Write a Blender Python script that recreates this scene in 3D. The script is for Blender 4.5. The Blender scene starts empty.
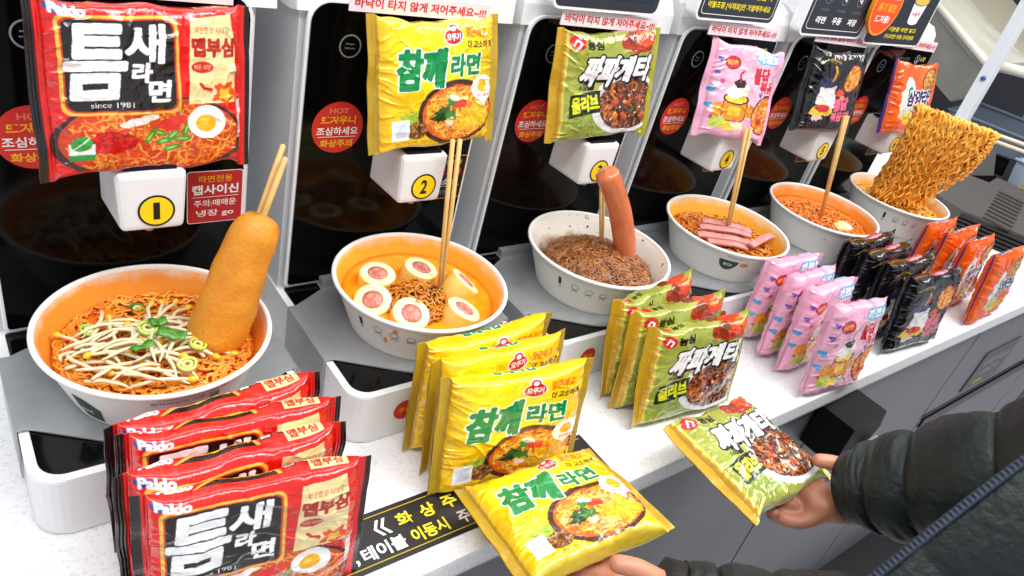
import bpy, bmesh, math, random
import numpy as np
from mathutils import Vector, Matrix, Euler
PI = math.pi
scene = bpy.context.scene
COL = scene.collection
rng = np.random.default_rng(7)
random.seed(7)

# ------------------------------------------------------------------ helpers
def lin(c):
    c = np.asarray(c, float) / 255.0
    return np.where(c <= .04045, c / 12.92, ((c + .055) / 1.055) ** 2.4)

MATS = {}
def mat(name, rgb=(200, 200, 200), rough=.5, metal=0., coat=0., noise=None, bump=None, spec=.5, trans=0., sss=0., attr=False, alpha=1., emit=0., ior=None):
    """procedural Principled material; noise=(rgb2, scale, contrast), bump=(scale, strength, dist)"""
    if name in MATS: return MATS[name]
    m = bpy.data.materials.new(name); m.use_nodes = True
    nt = m.node_tree; b = nt.nodes['Principled BSDF']
    c = [*lin(rgb), 1]
    b.inputs['Base Color'].default_value = c
    b.inputs['Roughness'].default_value = rough
    b.inputs['Metallic'].default_value = metal
    b.inputs['Specular IOR Level'].default_value = spec
    if coat: b.inputs['Coat Weight'].default_value = coat; b.inputs['Coat Roughness'].default_value = .12
    if trans: b.inputs['Transmission Weight'].default_value = trans
    if ior: b.inputs['IOR'].default_value = ior
    if sss:
        b.inputs['Subsurface Weight'].default_value = sss
        b.inputs['Subsurface Radius'].default_value = (1, .4, .2); b.inputs['Subsurface Scale'].default_value = .004
    if alpha < 1: b.inputs['Alpha'].default_value = alpha
    tc = nt.nodes.new('ShaderNodeTexCoord')
    if attr:
        a = nt.nodes.new('ShaderNodeVertexColor'); a.layer_name = 'print'
        nt.links.new(a.outputs['Color'], b.inputs['Base Color'])
    elif noise:
        rgb2, sc, lo, hi = noise
        n = nt.nodes.new('ShaderNodeTexNoise'); n.inputs['Scale'].default_value = sc; n.inputs['Detail'].default_value = 6
        r = nt.nodes.new('ShaderNodeValToRGB'); r.color_ramp.elements[0].position = lo; r.color_ramp.elements[1].position = hi
        r.color_ramp.elements[0].color = c; r.color_ramp.elements[1].color = [*lin(rgb2), 1]
        nt.links.new(tc.outputs['Object'], n.inputs['Vector']); nt.links.new(n.outputs['Fac'], r.inputs['Fac'])
        nt.links.new(r.outputs['Color'], b.inputs['Base Color'])
    if bump:
        sc, st, di = bump
        n = nt.nodes.new('ShaderNodeTexNoise'); n.inputs['Scale'].default_value = sc; n.inputs['Detail'].default_value = 4
        bp = nt.nodes.new('ShaderNodeBump'); bp.inputs['Strength'].default_value = st; bp.inputs['Distance'].default_value = di
        nt.links.new(tc.outputs['Object'], n.inputs['Vector']); nt.links.new(n.outputs['Fac'], bp.inputs['Height'])
        nt.links.new(bp.outputs['Normal'], b.inputs['Normal'])
    MATS[name] = m
    return m

def link_mesh(name, me, m=None, parent=None, smooth=True):
    o = bpy.data.objects.new(name, me); COL.objects.link(o)
    if m is not None:
        for x in (m if isinstance(m, (list, tuple)) else [m]): me.materials.append(x)
    if smooth and len(me.polygons): me.polygons.foreach_set('use_smooth', [True] * len(me.polygons))
    if parent is not None: o.parent = parent
    return o

def from_py(name, V, F, m=None, parent=None, smooth=False):
    me = bpy.data.meshes.new(name); me.from_pydata([tuple(v) for v in V], [], [tuple(f) for f in F]); me.update()
    return link_mesh(name, me, m, parent, smooth)

def from_bm(name, bm, m=None, parent=None, smooth=False, fix=True):
    if fix: bmesh.ops.recalc_face_normals(bm, faces=bm.faces[:])
    me = bpy.data.meshes.new(name); bm.to_mesh(me); bm.free()
    return link_mesh(name, me, m, parent, smooth)

def thing(name, label, cat, loc=(0, 0, 0), group=None, rot=(0, 0, 0)):
    o = bpy.data.objects.new(name, None); COL.objects.link(o); o.empty_display_size = .02
    o.location = loc; o.rotation_euler = rot
    return tag(o, label, cat, group)
def tag(o, label=None, cat=None, group=None, kind=None):
    if label: o['label'] = label
    if cat: o['category'] = cat
    if group: o['group'] = group
    if kind: o['kind'] = kind
    return o

def add_box(bm, c, s, bev=0., seg=2, mtx=None):
    r = bmesh.ops.create_cube(bm, size=1.)
    vs = r['verts']
    for v in vs: v.co = Vector((v.co.x * s[0] + c[0], v.co.y * s[1] + c[1], v.co.z * s[2] + c[2]))
    if bev:
        es = list({e for v in vs for e in v.link_edges})
        r2 = bmesh.ops.bevel(bm, geom=es, offset=bev, segments=seg, affect='EDGES', profile=.6)
        vs = list({v for v in r2['verts']} | {v for v in vs if v.is_valid})
    if mtx is not None:
        for v in vs: v.co = mtx @ v.co
    return vs

def box(name, c, s, m, parent=None, bev=0., seg=2, smooth=False):
    bm = bmesh.new(); add_box(bm, c, s, bev, seg)
    return from_bm(name, bm, m, parent, smooth)

def extrude_poly(bm, pts, axis, a, b, bev=0):
    """pts 2D outline extruded along axis from a to b. axis 'z': pts=(x,y); 'x': pts=(y,z); 'y': pts=(x,z)"""
    def P(p, t):
        return {'z': (p[0], p[1], t), 'x': (t, p[0], p[1]), 'y': (p[0], t, p[1])}[axis]
    v0 = [bm.verts.new(P(p, a)) for p in pts]; v1 = [bm.verts.new(P(p, b)) for p in pts]
    n = len(pts)
    fs = [bm.faces.new(v0), bm.faces.new(v1[::-1])]
    for i in range(n): bm.faces.new((v0[i], v1[i], v1[(i + 1) % n], v0[(i + 1) % n]))
    if bev:
        es = [e for f in fs for e in f.edges]
        bmesh.ops.bevel(bm, geom=es, offset=bev, segments=2, affect='EDGES', profile=.6)

def rrect(x0, x1, y0, y1, r, n=6):
    rs = r if isinstance(r, (list, tuple)) else [r] * 4    # corners: bl, br, tr, tl
    out = []
    for (cx, cy, a0, rr) in ((x0, y0, PI, rs[0]), (x1, y0, 1.5 * PI, rs[1]), (x1, y1, 0, rs[2]), (x0, y1, .5 * PI, rs[3])):
        ox = cx + (rr if cx == x0 else -rr); oy = cy + (rr if cy == y0 else -rr)
        for k in range(n + 1):
            a = a0 + k / n * PI / 2
            out.append((ox + rr * math.cos(a), oy + rr * math.sin(a)))
    return out

def lathe(bm, prof, seg=64, c=(0, 0, 0)):
    rings = []
    for r, z in prof:
        if r < 1e-6: rings.append([bm.verts.new((c[0], c[1], c[2] + z))])
        else: rings.append([bm.verts.new((c[0] + r * math.cos(2 * PI * i / seg), c[1] + r * math.sin(2 * PI * i / seg), c[2] + z)) for i in range(seg)])
    for A, B in zip(rings, rings[1:]):
        for i in range(seg):
            j = (i + 1) % seg
            if len(A) == 1 and len(B) == 1: continue
            if len(A) == 1: bm.faces.new((A[0], B[i], B[j]))
            elif len(B) == 1: bm.faces.new((A[i], A[j], B[0]))
            else: bm.faces.new((A[i], A[j], B[j], B[i]))

class Tubes:
    """many swept tubes collected as arrays"""
    def __init__(s): s.V = []; s.F = []; s.n = 0
    def add(s, pts, rad, k=6, flat=1.):
        P = np.asarray(pts, float); n = len(P)
        R = np.full(n, rad) if np.isscalar(rad) else np.asarray(rad, float)
        T = np.gradient(P, axis=0); T /= np.linalg.norm(T, axis=1)[:, None] + 1e-12
        up = np.array([0, 0, 1.]) if abs(T[0][2]) < .9 else np.array([1., 0, 0])
        A = np.cross(T[0], up); A /= np.linalg.norm(A)
        ring = np.arange(k) / k * 2 * PI
        Vs = []
        for i in range(n):
            A = A - T[i] * (A @ T[i]); A /= np.linalg.norm(A) + 1e-12
            B = np.cross(T[i], A)
            Vs.append(P[i] + R[i] * (np.cos(ring)[:, None] * A + flat * np.sin(ring)[:, None] * B))
        b = s.n
        s.V.append(np.concatenate(Vs + [P[:1] - T[:1] * R[0] * .4, P[-1:] + T[-1:] * R[-1] * .4]))
        for i in range(n - 1):
            for j in range(k):
                j2 = (j + 1) % k
                s.F.append((b + i * k + j, b + i * k + j2, b + (i + 1) * k + j2, b + (i + 1) * k + j))
        c0 = b + n * k; c1 = c0 + 1; e = b + (n - 1) * k
        for j in range(k):
            j2 = (j + 1) % k
            s.F.append((c0, b + j2, b + j)); s.F.append((c1, e + j, e + j2))
        s.n += n * k + 2
    def build(s, name, m, parent=None):
        me = bpy.data.meshes.new(name); V = np.concatenate(s.V)
        me.from_pydata(V.tolist(), [], s.F); me.update()
        return link_mesh(name, me, m, parent, True)

def tube(name, pts, rad, m, parent=None, k=12, flat=1.):
    t = Tubes(); t.add(pts, rad, k, flat); return t.build(name, m, parent)

def spline(P, n):
    P = np.asarray(P, float); m = len(P)
    Q = np.vstack([2 * P[0] - P[1], P, 2 * P[-1] - P[-2]])
    out = []
    for t in np.linspace(0, m - 1 - 1e-9, n):
        i = int(t); u = t - i; p0, p1, p2, p3 = Q[i:i + 4]
        out.append(.5 * (2 * p1 + (p2 - p0) * u + (2 * p0 - 5 * p1 + 4 * p2 - p3) * u * u + (3 * p1 - p0 - 3 * p2 + p3) * u ** 3))
    return np.array(out)

# ------------------------------------------------------------------ text outlines
_TX = {}
def glyphs(s, bold=0.):
    """2D triangles of a string, height about 1, centred"""
    k = (s, bold)
    if k in _TX: return _TX[k]
    cu = bpy.data.curves.new('lettering', 'FONT'); cu.body = s; cu.size = 1; cu.offset = bold; cu.resolution_u = 4
    o = bpy.data.objects.new('lettering', cu); COL.objects.link(o)
    dg = bpy.context.evaluated_depsgraph_get(); dg.update()
    me = bpy.data.meshes.new_from_object(o.evaluated_get(dg))
    me.calc_loop_triangles()
    V = np.array([v.co[:2] for v in me.vertices]) if len(me.vertices) else np.zeros((1, 2))
    T = np.array([t.vertices[:] for t in me.loop_triangles], int).reshape(-1, 3)
    bpy.data.objects.remove(o); bpy.data.curves.remove(cu); bpy.data.meshes.remove(me)
    lo, hi = V.min(0), V.max(0); V = V - (lo + hi) / 2
    _TX[k] = (V, T, hi - lo)
    return _TX[k]

def text_geo(s, w, h, bold=.01):
    """verts (x,y) fitted to w x h box"""
    V, T, sz = glyphs(s, bold)
    return V * np.array([w / sz[0], h / sz[1]]), T

class Deco:
    """flat printed shapes collected as one mesh, on a local plane x right, z up, facing -y"""
    def __init__(s, mapf=None): s.V = []; s.F = []; s.M = []; s.mats = []; s.f = mapf or (lambda x, z, k: (x, -.0002 * k, z))
    def mi(s, m):
        if m not in s.mats: s.mats.append(m)
        return s.mats.index(m)
    def tris(s, V, T, m, k):
        b = len(s.V); s.V += [s.f(x, z, k) for x, z in V]; s.F += [tuple(int(b + i) for i in t) for t in T]; s.M += [s.mi(m)] * len(T)
    def text(s, st, cx, cz, w, h, m, k=2, bold=.01, rot=0.):
        V, T = text_geo(st, w, h, bold); c, q = math.cos(rot), math.sin(rot)
        s.tris([(cx + x * c - y * q, cz + x * q + y * c) for x, y in V], T, m, k)
    def poly(s, P, m, k=1):
        b = len(s.V); s.V += [s.f(x, z, k) for x, z in P]; s.F.append(tuple(range(b, b + len(P)))); s.M.append(s.mi(m))
    def ell(s, cx, cz, rx, rz, m, k=1, n=40):
        s.poly([(cx + rx * math.cos(2 * PI * i / n), cz + rz * math.sin(2 * PI * i / n)) for i in range(n)], m, k)
    def ring(s, cx, cz, r0, r1, m, k=1, n=40):
        b = len(s.V)
        for i in range(n):
            a = 2 * PI * i / n
            for r in (r0, r1): s.V.append(s.f(cx + r * math.cos(a), cz + r * math.sin(a), k))
        for i in range(n):
            j = (i + 1) % n; s.F.append((b + 2 * i, b + 2 * i + 1, b + 2 * j + 1, b + 2 * j)); s.M.append(s.mi(m))
    def rect(s, x0, x1, z0, z1, m, k=1, r=0): s.poly(rrect(x0, x1, z0, z1, r) if r else [(x0, z0), (x1, z0), (x1, z1), (x0, z1)], m, k)
    def line(s, x0, z0, x1, z1, w, m, k=1):
        d = Vector((x1 - x0, z1 - z0)); n = Vector((-d.y, d.x)).normalized() * w / 2
        s.poly([(x0 + n.x, z0 + n.y), (x0 - n.x, z0 - n.y), (x1 - n.x, z1 - n.y), (x1 + n.x, z1 + n.y)], m, k)
    def build(s, name, parent=None):
        me = bpy.data.meshes.new(name); me.from_pydata(s.V, [], s.F)
        for m in s.mats: me.materials.append(m)
        me.polygons.foreach_set('material_index', s.M); me.update()
        o = bpy.data.objects.new(name, me); COL.objects.link(o)
        if parent is not None: o.parent = parent
        return o

# ------------------------------------------------------------------ wrapper artwork painter (colours of the print, written to mesh colours)
class Art:
    SS = 2
    def __init__(s, W, H, res, base):
        s.W, s.H = W, H; s.r = res * s.SS
        s.nx, s.ny = int(W * s.r), int(H * s.r)
        s.I = np.zeros((s.ny, s.nx, 3)) + np.array(base, float)
    def sub(s, x0, x1, y0, y1):
        i0 = max(0, int(x0 * s.r) - 1); i1 = min(s.nx, int(x1 * s.r) + 2); j0 = max(0, int(y0 * s.r) - 1); j1 = min(s.ny, int(y1 * s.r) + 2)
        if i1 <= i0 or j1 <= j0: return None
        X, Y = np.meshgrid((np.arange(i0, i1) + .5) / s.r, (np.arange(j0, j1) + .5) / s.r)
        return i0, i1, j0, j1, X, Y
    def put(s, b, mask, c, a=1.):
        i0, i1, j0, j1 = b[:4]; R = s.I[j0:j1, i0:i1]
        m = mask[..., None] * a
        R[:] = R * (1 - m) + np.array(c, float) * m
    def ell(s, cx, cy, rx, ry, c, a=1., rot=0., wob=0., soft=0.):
        R = max(rx, ry) * (1.2 + wob); b = s.sub(cx - R, cx + R, cy - R, cy + R)
        if b is None: return
        X, Y = b[4] - cx, b[5] - cy; q, p = math.cos(rot), math.sin(rot)
        X, Y = X * q + Y * p, -X * p + Y * q
        d = np.sqrt((X / rx) ** 2 + (Y / ry) ** 2)
        if wob: t = np.arctan2(Y, X); d = d * (1 + wob * np.sin(t * 5 + cx) + .5 * wob * np.sin(t * 11 + cy))
        m = (d < 1).astype(float) if not soft else np.clip((1 - d) / soft, 0, 1)
        s.put(b, m, c, a)
    def poly(s, P, c, a=1.):
        P = np.array(P, float); b = s.sub(P[:, 0].min(), P[:, 0].max(), P[:, 1].min(), P[:, 1].max())
        if b is None: return
        X, Y = b[4], b[5]; ins = np.zeros(X.shape, bool)
        for i in range(len(P)):
            (x0, y0), (x1, y1) = P[i - 1], P[i]
            if y0 == y1: continue
            ins ^= ((y0 > Y) != (y1 > Y)) & (X < (x1 - x0) * (Y - y0) / (y1 - y0) + x0)
        s.put(b, ins.astype(float), c, a)
    def rect(s, x0, x1, y0, y1, c, r=0, a=1.): s.poly(rrect(x0, x1, y0, y1, r) if r else [(x0, y0), (x1, y0), (x1, y1), (x0, y1)], c, a)
    def stroke(s, P, w, c, a=1.):
        P = np.array(P, float); b = s.sub(P[:, 0].min() - w, P[:, 0].max() + w, P[:, 1].min() - w, P[:, 1].max() + w)
        if b is None: return
        X, Y = b[4], b[5]; D = np.full(X.shape, 1e9)
        for i in range(1, len(P)):
            a0, d = P[i - 1], P[i] - P[i - 1]; L = d @ d + 1e-9
            t = np.clip(((X - a0[0]) * d[0] + (Y - a0[1]) * d[1]) / L, 0, 1)
            D = np.minimum(D, (X - a0[0] - t * d[0]) ** 2 + (Y - a0[1] - t * d[1]) ** 2)
        s.put(b, (D < (w / 2) ** 2).astype(float), c, a)
    def text(s, st, cx, cy, w, h, c, out=None, ow=0., bold=.8, rot=0., shear=0., bend=0., shadow=None):
        V, T, sz = glyphs(st); V = V * np.array([w / sz[0], h / sz[1]])
        V = V + np.stack([V[:, 1] * shear, bend * (1 - (2 * V[:, 0] / w) ** 2)], 1)
        q, p = math.cos(rot), math.sin(rot); V = np.stack([V[:, 0] * q - V[:, 1] * p + cx, V[:, 0] * p + V[:, 1] * q + cy], 1)
        pad = ow + bold + 2
        b = s.sub(V[:, 0].min() - pad, V[:, 0].max() + pad, V[:, 1].min() - pad, V[:, 1].max() + pad)
        if b is None: return
        i0, i1, j0, j1 = b[:4]; M = np.zeros((j1 - j0, i1 - i0), bool)
        Q = V * s.r - np.array([i0, j0])
        for t in T:
            a, bb, cc = Q[t]; x0 = max(0, int(min(a[0], bb[0], cc[0]) - 1)); x1 = min(M.shape[1], int(max(a[0], bb[0], cc[0]) + 2))
            y0 = max(0, int(min(a[1], bb[1], cc[1]) - 1)); y1 = min(M.shape[0], int(max(a[1], bb[1], cc[1]) + 2))
            if x1 <= x0 or y1 <= y0: continue
            X, Y = np.meshgrid(np.arange(x0, x1) + .5, np.arange(y0, y1) + .5)
            e = lambda u, v: (v[0] - u[0]) * (Y - u[1]) - (v[1] - u[1]) * (X - u[0])
            e0, e1, e2 = e(a, bb), e(bb, cc), e(cc, a)
            M[y0:y1, x0:x1] |= ((e0 >= 0) & (e1 >= 0) & (e2 >= 0)) | ((e0 <= 0) & (e1 <= 0) & (e2 <= 0))
        def dil(M, r):
            r = r * s.r; R = int(r); O = M.copy()
            for dy in range(-R, R + 1):
                for dx in range(-R, R + 1):
                    if (dx or dy) and dx * dx + dy * dy <= r * r:
                        ys, yd = (max(0, -dy), max(0, dy)); xs, xd = (max(0, -dx), max(0, dx))
                        h_, w_ = M.shape[0] - abs(dy), M.shape[1] - abs(dx)
                        if h_ > 0 and w_ > 0: O[yd:yd + h_, xd:xd + w_] |= M[ys:ys + h_, xs:xs + w_]
            return O
        M1 = dil(M, bold / 2) if bold else M
        if out is not None:
            M2 = dil(M1, ow)
            if shadow: s.put(b, np.roll(M2, (-int(shadow * s.r), int(shadow * s.r)), (0, 1)).astype(float), out)
            s.put(b, M2.astype(float), out)
        s.put(b, M1.astype(float), c)
    def noodles(s, cx, cy, rx, ry, cols, n=90, w=1.0, L=14, seed=1):
        g = np.random.default_rng(seed)
        for i in range(n):
            a, r = g.uniform(0, 2 * PI), math.sqrt(g.uniform(0, .95)); x, y = cx + rx * r * math.cos(a), cy + ry * r * math.sin(a)
            th = g.uniform(0, 2 * PI); P = []
            for k in range(10):
                P.append((x, y)); th += g.uniform(-.9, .9); x += math.cos(th) * L / 10; y += math.sin(th) * L / 10
                if ((x - cx) / rx) ** 2 + ((y - cy) / ry) ** 2 > 1: break
            if len(P) > 1:
                c = np.array(cols[i % len(cols)], float) * g.uniform(.85, 1.1); s.stroke(P, w, np.clip(c, 0, 255))
    def final(s):
        I = s.I[:s.ny // 2 * 2, :s.nx // 2 * 2]; return I.reshape(s.ny // 2, 2, s.nx // 2, 2, 3).mean((1, 3))

def vnoise(x, y, seed):
    g = np.random.default_rng(seed); L = g.uniform(-1, 1, (64, 64))
    xi = np.floor(x).astype(int); yi = np.floor(y).astype(int); fx = x - xi; fy = y - yi
    fx = fx * fx * (3 - 2 * fx); fy = fy * fy * (3 - 2 * fy)
    a = L[yi % 64, xi % 64]; b = L[yi % 64, (xi + 1) % 64]; c = L[(yi + 1) % 64, xi % 64]; d = L[(yi + 1) % 64, (xi + 1) % 64]
    return (a * (1 - fx) + b * fx) * (1 - fy) + (c * (1 - fx) + d * fx) * fy

def art_red(W, H, T, res):
    A = Art(W, H + T, res, (226, 24, 18)); h = H
    for i in range(10): A.stroke([(14 + i * 2, h * .42 + i), (20 + 3 * i, h * .7), (30 + 4 * i, h + 10)], 1.2, (236, 60, 20), .35)
    # bowl of noodles
    A.ell(74, 22, 66, 36, (60, 30, 26)); A.ell(74, 23, 62, 33, (206, 60, 16))
    A.noodles(74, 22, 61, 32, [(240, 120, 30), (250, 150, 50), (220, 70, 20), (245, 170, 70)], 260, 1.3, 16, 3)
    A.ell(44, 22, 17, 9, (196, 16, 12), wob=.06); A.noodles(44, 22, 16, 8, [(170, 10, 10), (225, 30, 20)], 60, 1.2, 5, 4)
    A.ell(62, 37, 8, 3, (240, 235, 225)); A.ell(70, 40, 6, 2.6, (250, 245, 235)); A.ell(54, 35, 5, 2.3, (235, 228, 215))
    for (x, y, r) in ((80, 20, 0.3), (86, 25, .8), (76, 27, -.4), (92, 22, .1), (70, 24, .9), (84, 14, .4), (95, 30, 1.2)):
        A.ell(x, y, 6.5, 2.2, (60, 140, 40), rot=r); A.ell(x, y, 4, 1.0, (150, 200, 80), rot=r)
    A.ell(84, 33, 8, 5, (225, 40, 30), wob=.12); A.ell(90, 38, 6, 3.5, (235, 60, 40), wob=.1)
    A.ell(110, 35, 14, 13.5, (252, 250, 245)); A.ell(109, 34, 7.5, 7, (250, 180, 20)); A.ell(107.5, 35.5, 3, 2.6, (255, 205, 60))
    # certificate label
    A.rect(17, 32, 9, 22, (245, 245, 240)); A.rect(17, 32, 9, 13.5, (40, 150, 60)); A.ell(24.5, 22, 6.5, 5.5, (50, 160, 60), rot=.5); A.stroke([(20, 18), (29, 26)], .8, (240, 250, 240))
    # black brush panel
    for gg, c in ((3.2, (240, 190, 70)), (1.2, (210, 60, 20))): A.rect(19 - gg, 88 + gg, 46 - gg, 112 + gg, c, 6)
    A.rect(19, 88, 46, 112, (24, 16, 16), 6)
    A.text('틈', 38, 82, 35, 52, (255, 255, 255), bold=4.2, shear=.12, rot=.03); A.text('새', 69, 96, 24, 26, (255, 255, 255), bold=2.6, shear=.08)
    A.text('라', 66, 75, 12, 14, (255, 255, 255), bold=1.8, shear=.1); A.text('면', 77, 61, 14, 16, (255, 255, 255), bold=1.8, shear=.1)
    A.text('since 1981', 46, 50.5, 27, 4, (255, 255, 255), bold=.5)
    # cream banner
    A.poly([(97, 50), (134, 50), (134, 92), (131, 118), (101, 116), (99, 90)], (245, 222, 160))
    A.text('화끈한맛 지대로!', 117, 107, 26, 5, (190, 60, 20), bold=.5, rot=-.05)
    A.text('맵부심', 117, 94, 31, 14, (185, 35, 20), bold=1.8, rot=-.03)
    A.ell(108, 79, 8, 4.5, (205, 40, 25)); A.text('매운 라면', 108, 79, 12, 4, (255, 240, 200), bold=.3)
    A.stroke([(106, 66), (109, 62), (114, 61)], 2.4, (210, 30, 20)); A.ell(125, 58, 9, 8, (232, 80, 25), wob=.2); A.ell(125, 57, 5, 4.5, (250, 190, 50), wob=.2)
    # maker mark
    A.ell(17, 118, 6, 3.4, (30, 80, 160)); A.text('Paldo', 24, 118, 20, 7.5, (255, 255, 255), (255, 255, 255), .2, bold=1.2, rot=-.02)
    # top wrap
    for gg, c in ((2.5, (240, 170, 60)), (0, (24, 16, 16))): A.poly([(38 - gg, h + 6), (88 + gg, h + 6), (86 + gg, h + 12 + gg), (50 - gg, h + 12 + gg)], c)
    A.text('빨계떡', 72, h + 15, 24, 6.5, (250, 215, 30), bold=1.3); A.text('틈새', 100, h + 15, 17, 7, (255, 255, 255), (20, 15, 15), 1.5, bold=1.)
    A.rect(108, 134, h + 2, h + T, (245, 222, 160)); A.text('맵부심', 120, h + 8, 20, 7, (185, 35, 20), bold=1.)
    A.text('Paldo', 26, h + 12, 20, 7, (255, 255, 255), bold=1.2)
    A.rect(0, 6, 0, h + T, (18, 15, 16)); A.rect(W - 4, W, 0, h + T, (18, 15, 16)); A.rect(W - 15, W - 9, 20, 52, (240, 215, 215)); 
    return A.final()

def art_yellow(W, H, T, res):
    A = Art(W, H + T, res, (250, 200, 8)); h = H
    A.ell(68, 84, 62, 42, (253, 226, 0), soft=.35); A.ell(60, 100, 50, 26, (255, 232, 20), soft=.5)
    A.ell(38, 25, 12, 7, (150, 190, 60), wob=.25, a=.7); A.noodles(38, 28, 14, 7, [(110, 170, 50), (150, 200, 70)], 30, .8, 6, 2)
    # bowl
    A.ell(92, 30, 46, 33, (70, 32, 18)); A.ell(93, 30, 42, 29, (226, 100, 20))
    A.noodles(94, 30, 40, 27, [(250, 190, 60), (252, 210, 90), (235, 140, 40), (250, 170, 50)], 260, 1.5, 13, 5)
    A.ell(112, 22, 20, 13, (250, 190, 30), wob=.15, a=.85); A.noodles(112, 22, 18, 12, [(252, 215, 60), (250, 190, 30)], 70, 1.5, 7, 6)
    A.ell(76, 32, 9, 5, (40, 90, 30), wob=.2); A.ell(83, 28, 8, 4, (60, 120, 40), wob=.2); A.ell(70, 26, 7, 4, (30, 70, 25), wob=.2)
    A.ell(86, 41, 7, 4.5, (60, 140, 60), wob=.2); A.ell(96, 38, 8, 4, (220, 60, 40), wob=.15); A.ell(88, 45, 7, 3, (240, 235, 215), rot=-.3); A.ell(82, 20, 5, 3.5, (245, 220, 190))
    # egg bubble
    A.ell(125, 52, 15, 13, (255, 255, 252)); A.poly([(118, 42), (126, 33), (130, 42)], (255, 255, 252)); A.ell(125, 54, 7.5, 6.5, (248, 180, 30)); A.text('계란블럭', 125, 44.5, 17, 3.5, (220, 60, 30), bold=.5)
    # sesame and blank white panel
    A.ell(45, 15, 12, 9, (120, 70, 30)); A.noodles(45, 15, 12, 8, [(200, 150, 80), (150, 95, 45), (90, 50, 20)], 110, 1.2, 2, 8)
    A.rect(19, 36, 6, 27, (246, 248, 252)); A.rect(22, 33, 9, 23, (215, 225, 242), 2)
    A.text('조리예 참고', 44, 3.2, 46, 2.6, (150, 100, 10), bold=.2)
    # title
    A.text('참깨', 50, 76, 50, 35, (0, 140, 70), (255, 255, 255), 1.5, bold=4.2, rot=.02, shear=.12)
    A.text('라면', 101, 77, 36, 21, (0, 140, 70), (255, 255, 255), 1.2, bold=2.4, rot=.02, shear=.05)
    # maker mark
    A.ell(86, 106, 11.5, 9, (255, 255, 255)); A.ell(86, 114, 6, 5.5, (255, 255, 255)); A.ell(86, 106, 10.3, 7.8, (215, 25, 35)); A.ell(86, 114, 4.8, 4.3, (215, 25, 35))
    A.ell(86, 113.5, 2.8, 2.4, (255, 255, 255)); A.text('오뚜기', 86, 105.5, 16, 7, (255, 255, 255), bold=.9)
    A.text('얼큰하고', 114, 109, 25, 9, (235, 105, 20), bold=1., rot=-.04, shear=.1); A.text('더 고소하게', 118, 97, 30, 7.5, (70, 50, 10), bold=.6, rot=-.03, shear=.1)
    # top wrap
    A.text('참깨라면', 72, h + 13, 42, 9, (0, 140, 70), (255, 255, 255), .7, bold=2.); A.ell(104, h + 16, 7, 5, (255, 255, 255)); A.ell(104, h + 16, 6, 4.2, (215, 25, 35)); A.text('오뚜기', 104, h + 16, 9, 3.5, (255, 255, 255), bold=.5)
    for x0, x1 in ((0, 10), (W - 8, W)):
        A.rect(x0, x1, 0, h + T, (196, 160, 36))
        for k in range(6): A.rect(x0 + k * 1.7, x0 + k * 1.7 + .6, 0, h + T, (170, 135, 30), a=.6)
    return A.final()

def art_green(W, H, T, res):
    A = Art(W, H + T, res, (158, 166, 62)); h = H
    A.ell(60, 70, 60, 30, (178, 184, 84), soft=.6); A.ell(50, 20, 40, 20, (140, 160, 60), soft=.6)
    A.noodles(50, 20, 44, 18, [(190, 200, 120), (120, 140, 50)], 40, .8, 12, 2)
    # plate
    A.ell(102, 37, 52, 38, (240, 240, 238)); A.ell(104, 37, 47, 34, (215, 216, 220)); A.ell(104, 37, 44, 32, (70, 32, 12))
    A.noodles(104, 37, 43, 31, [(120, 55, 15), (190, 95, 25), (85, 40, 12), (215, 120, 40), (60, 28, 10)], 330, 1.7, 15, 9)
    for i, (x, y) in enumerate(((92, 48), (112, 30), (84, 26), (120, 46), (98, 22), (126, 30), (100, 40), (86, 40))):
        A.ell(x, y, 3.6, 2.4, ((200, 50, 20), (60, 110, 30), (230, 120, 40), (225, 60, 30))[i % 4], rot=i, wob=.2)
    for i in range(9): A.ell(80 + 6 * i % 50, 20 + 7 * i % 36, 1.8, 1.1, (245, 220, 190), rot=i)
    # olive box
    A.poly([(20, 24), (62, 30), (62, 56), (20, 50)], (30, 45, 12)); A.text('올리브', 41, 40, 36, 18, (225, 225, 40), bold=2.2, rot=.12)
    A.noodles(42, 60, 12, 4, [(90, 120, 30), (50, 70, 20)], 30, 1.6, 3, 3)
    # title
    A.text('짜파', 56, 78, 46, 34, (255, 255, 255), (24, 16, 10), 2.0, bold=3.6, rot=-.02, shear=.3, shadow=1.6)
    A.text('게티', 103, 80, 46, 28, (255, 255, 255), (24, 16, 10), 2.0, bold=3.4, rot=.03, shear=.2, shadow=1.6)
    # onion / tomato chunk
    A.ell(108, h - 12, 25, 13, (170, 50, 20), wob=.08); A.ell(120, h - 8, 18, 10, (232, 72, 24), wob=.1); A.ell(100, h - 8, 9, 6, (120, 60, 25), wob=.1); A.ell(122, h - 4, 9, 3, (250, 140, 70))
    # maker mark
    A.ell(23, 109, 8.5, 8, (222, 22, 32)); A.stroke([(19, 106), (22, 112), (27, 109), (24, 104)], 2.2, (255, 255, 255)); A.text('농심', 45, 108, 22, 10, (20, 18, 12), bold=1.6)
    A.text('고소한 맛', 62, 119, 24, 4, (60, 60, 20), bold=.4)
    # top wrap
    A.ell(112, h + 12, 22, 11, (226, 66, 24), wob=.08); A.ell(92, h + 12, 9, 8, (120, 50, 22), wob=.1); A.ell(114, h + 15, 10, 3, (250, 140, 70))
    A.text('짜파게티', 62, h + 17, 38, 8, (255, 255, 255), (24, 16, 10), .8, bold=1.4); A.ell(24, h + 6, 6, 4, (222, 22, 32)); A.text('농심', 40, h + 6, 14, 6, (20, 18, 12), bold=1.2)
    A.rect(0, 12, 0, h + T, (204, 158, 30)); A.rect(12, 14, 0, h + T, (226, 206, 90)); A.rect(W - 8, W, 0, h + T, (176, 172, 40))
    return A.final()

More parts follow.
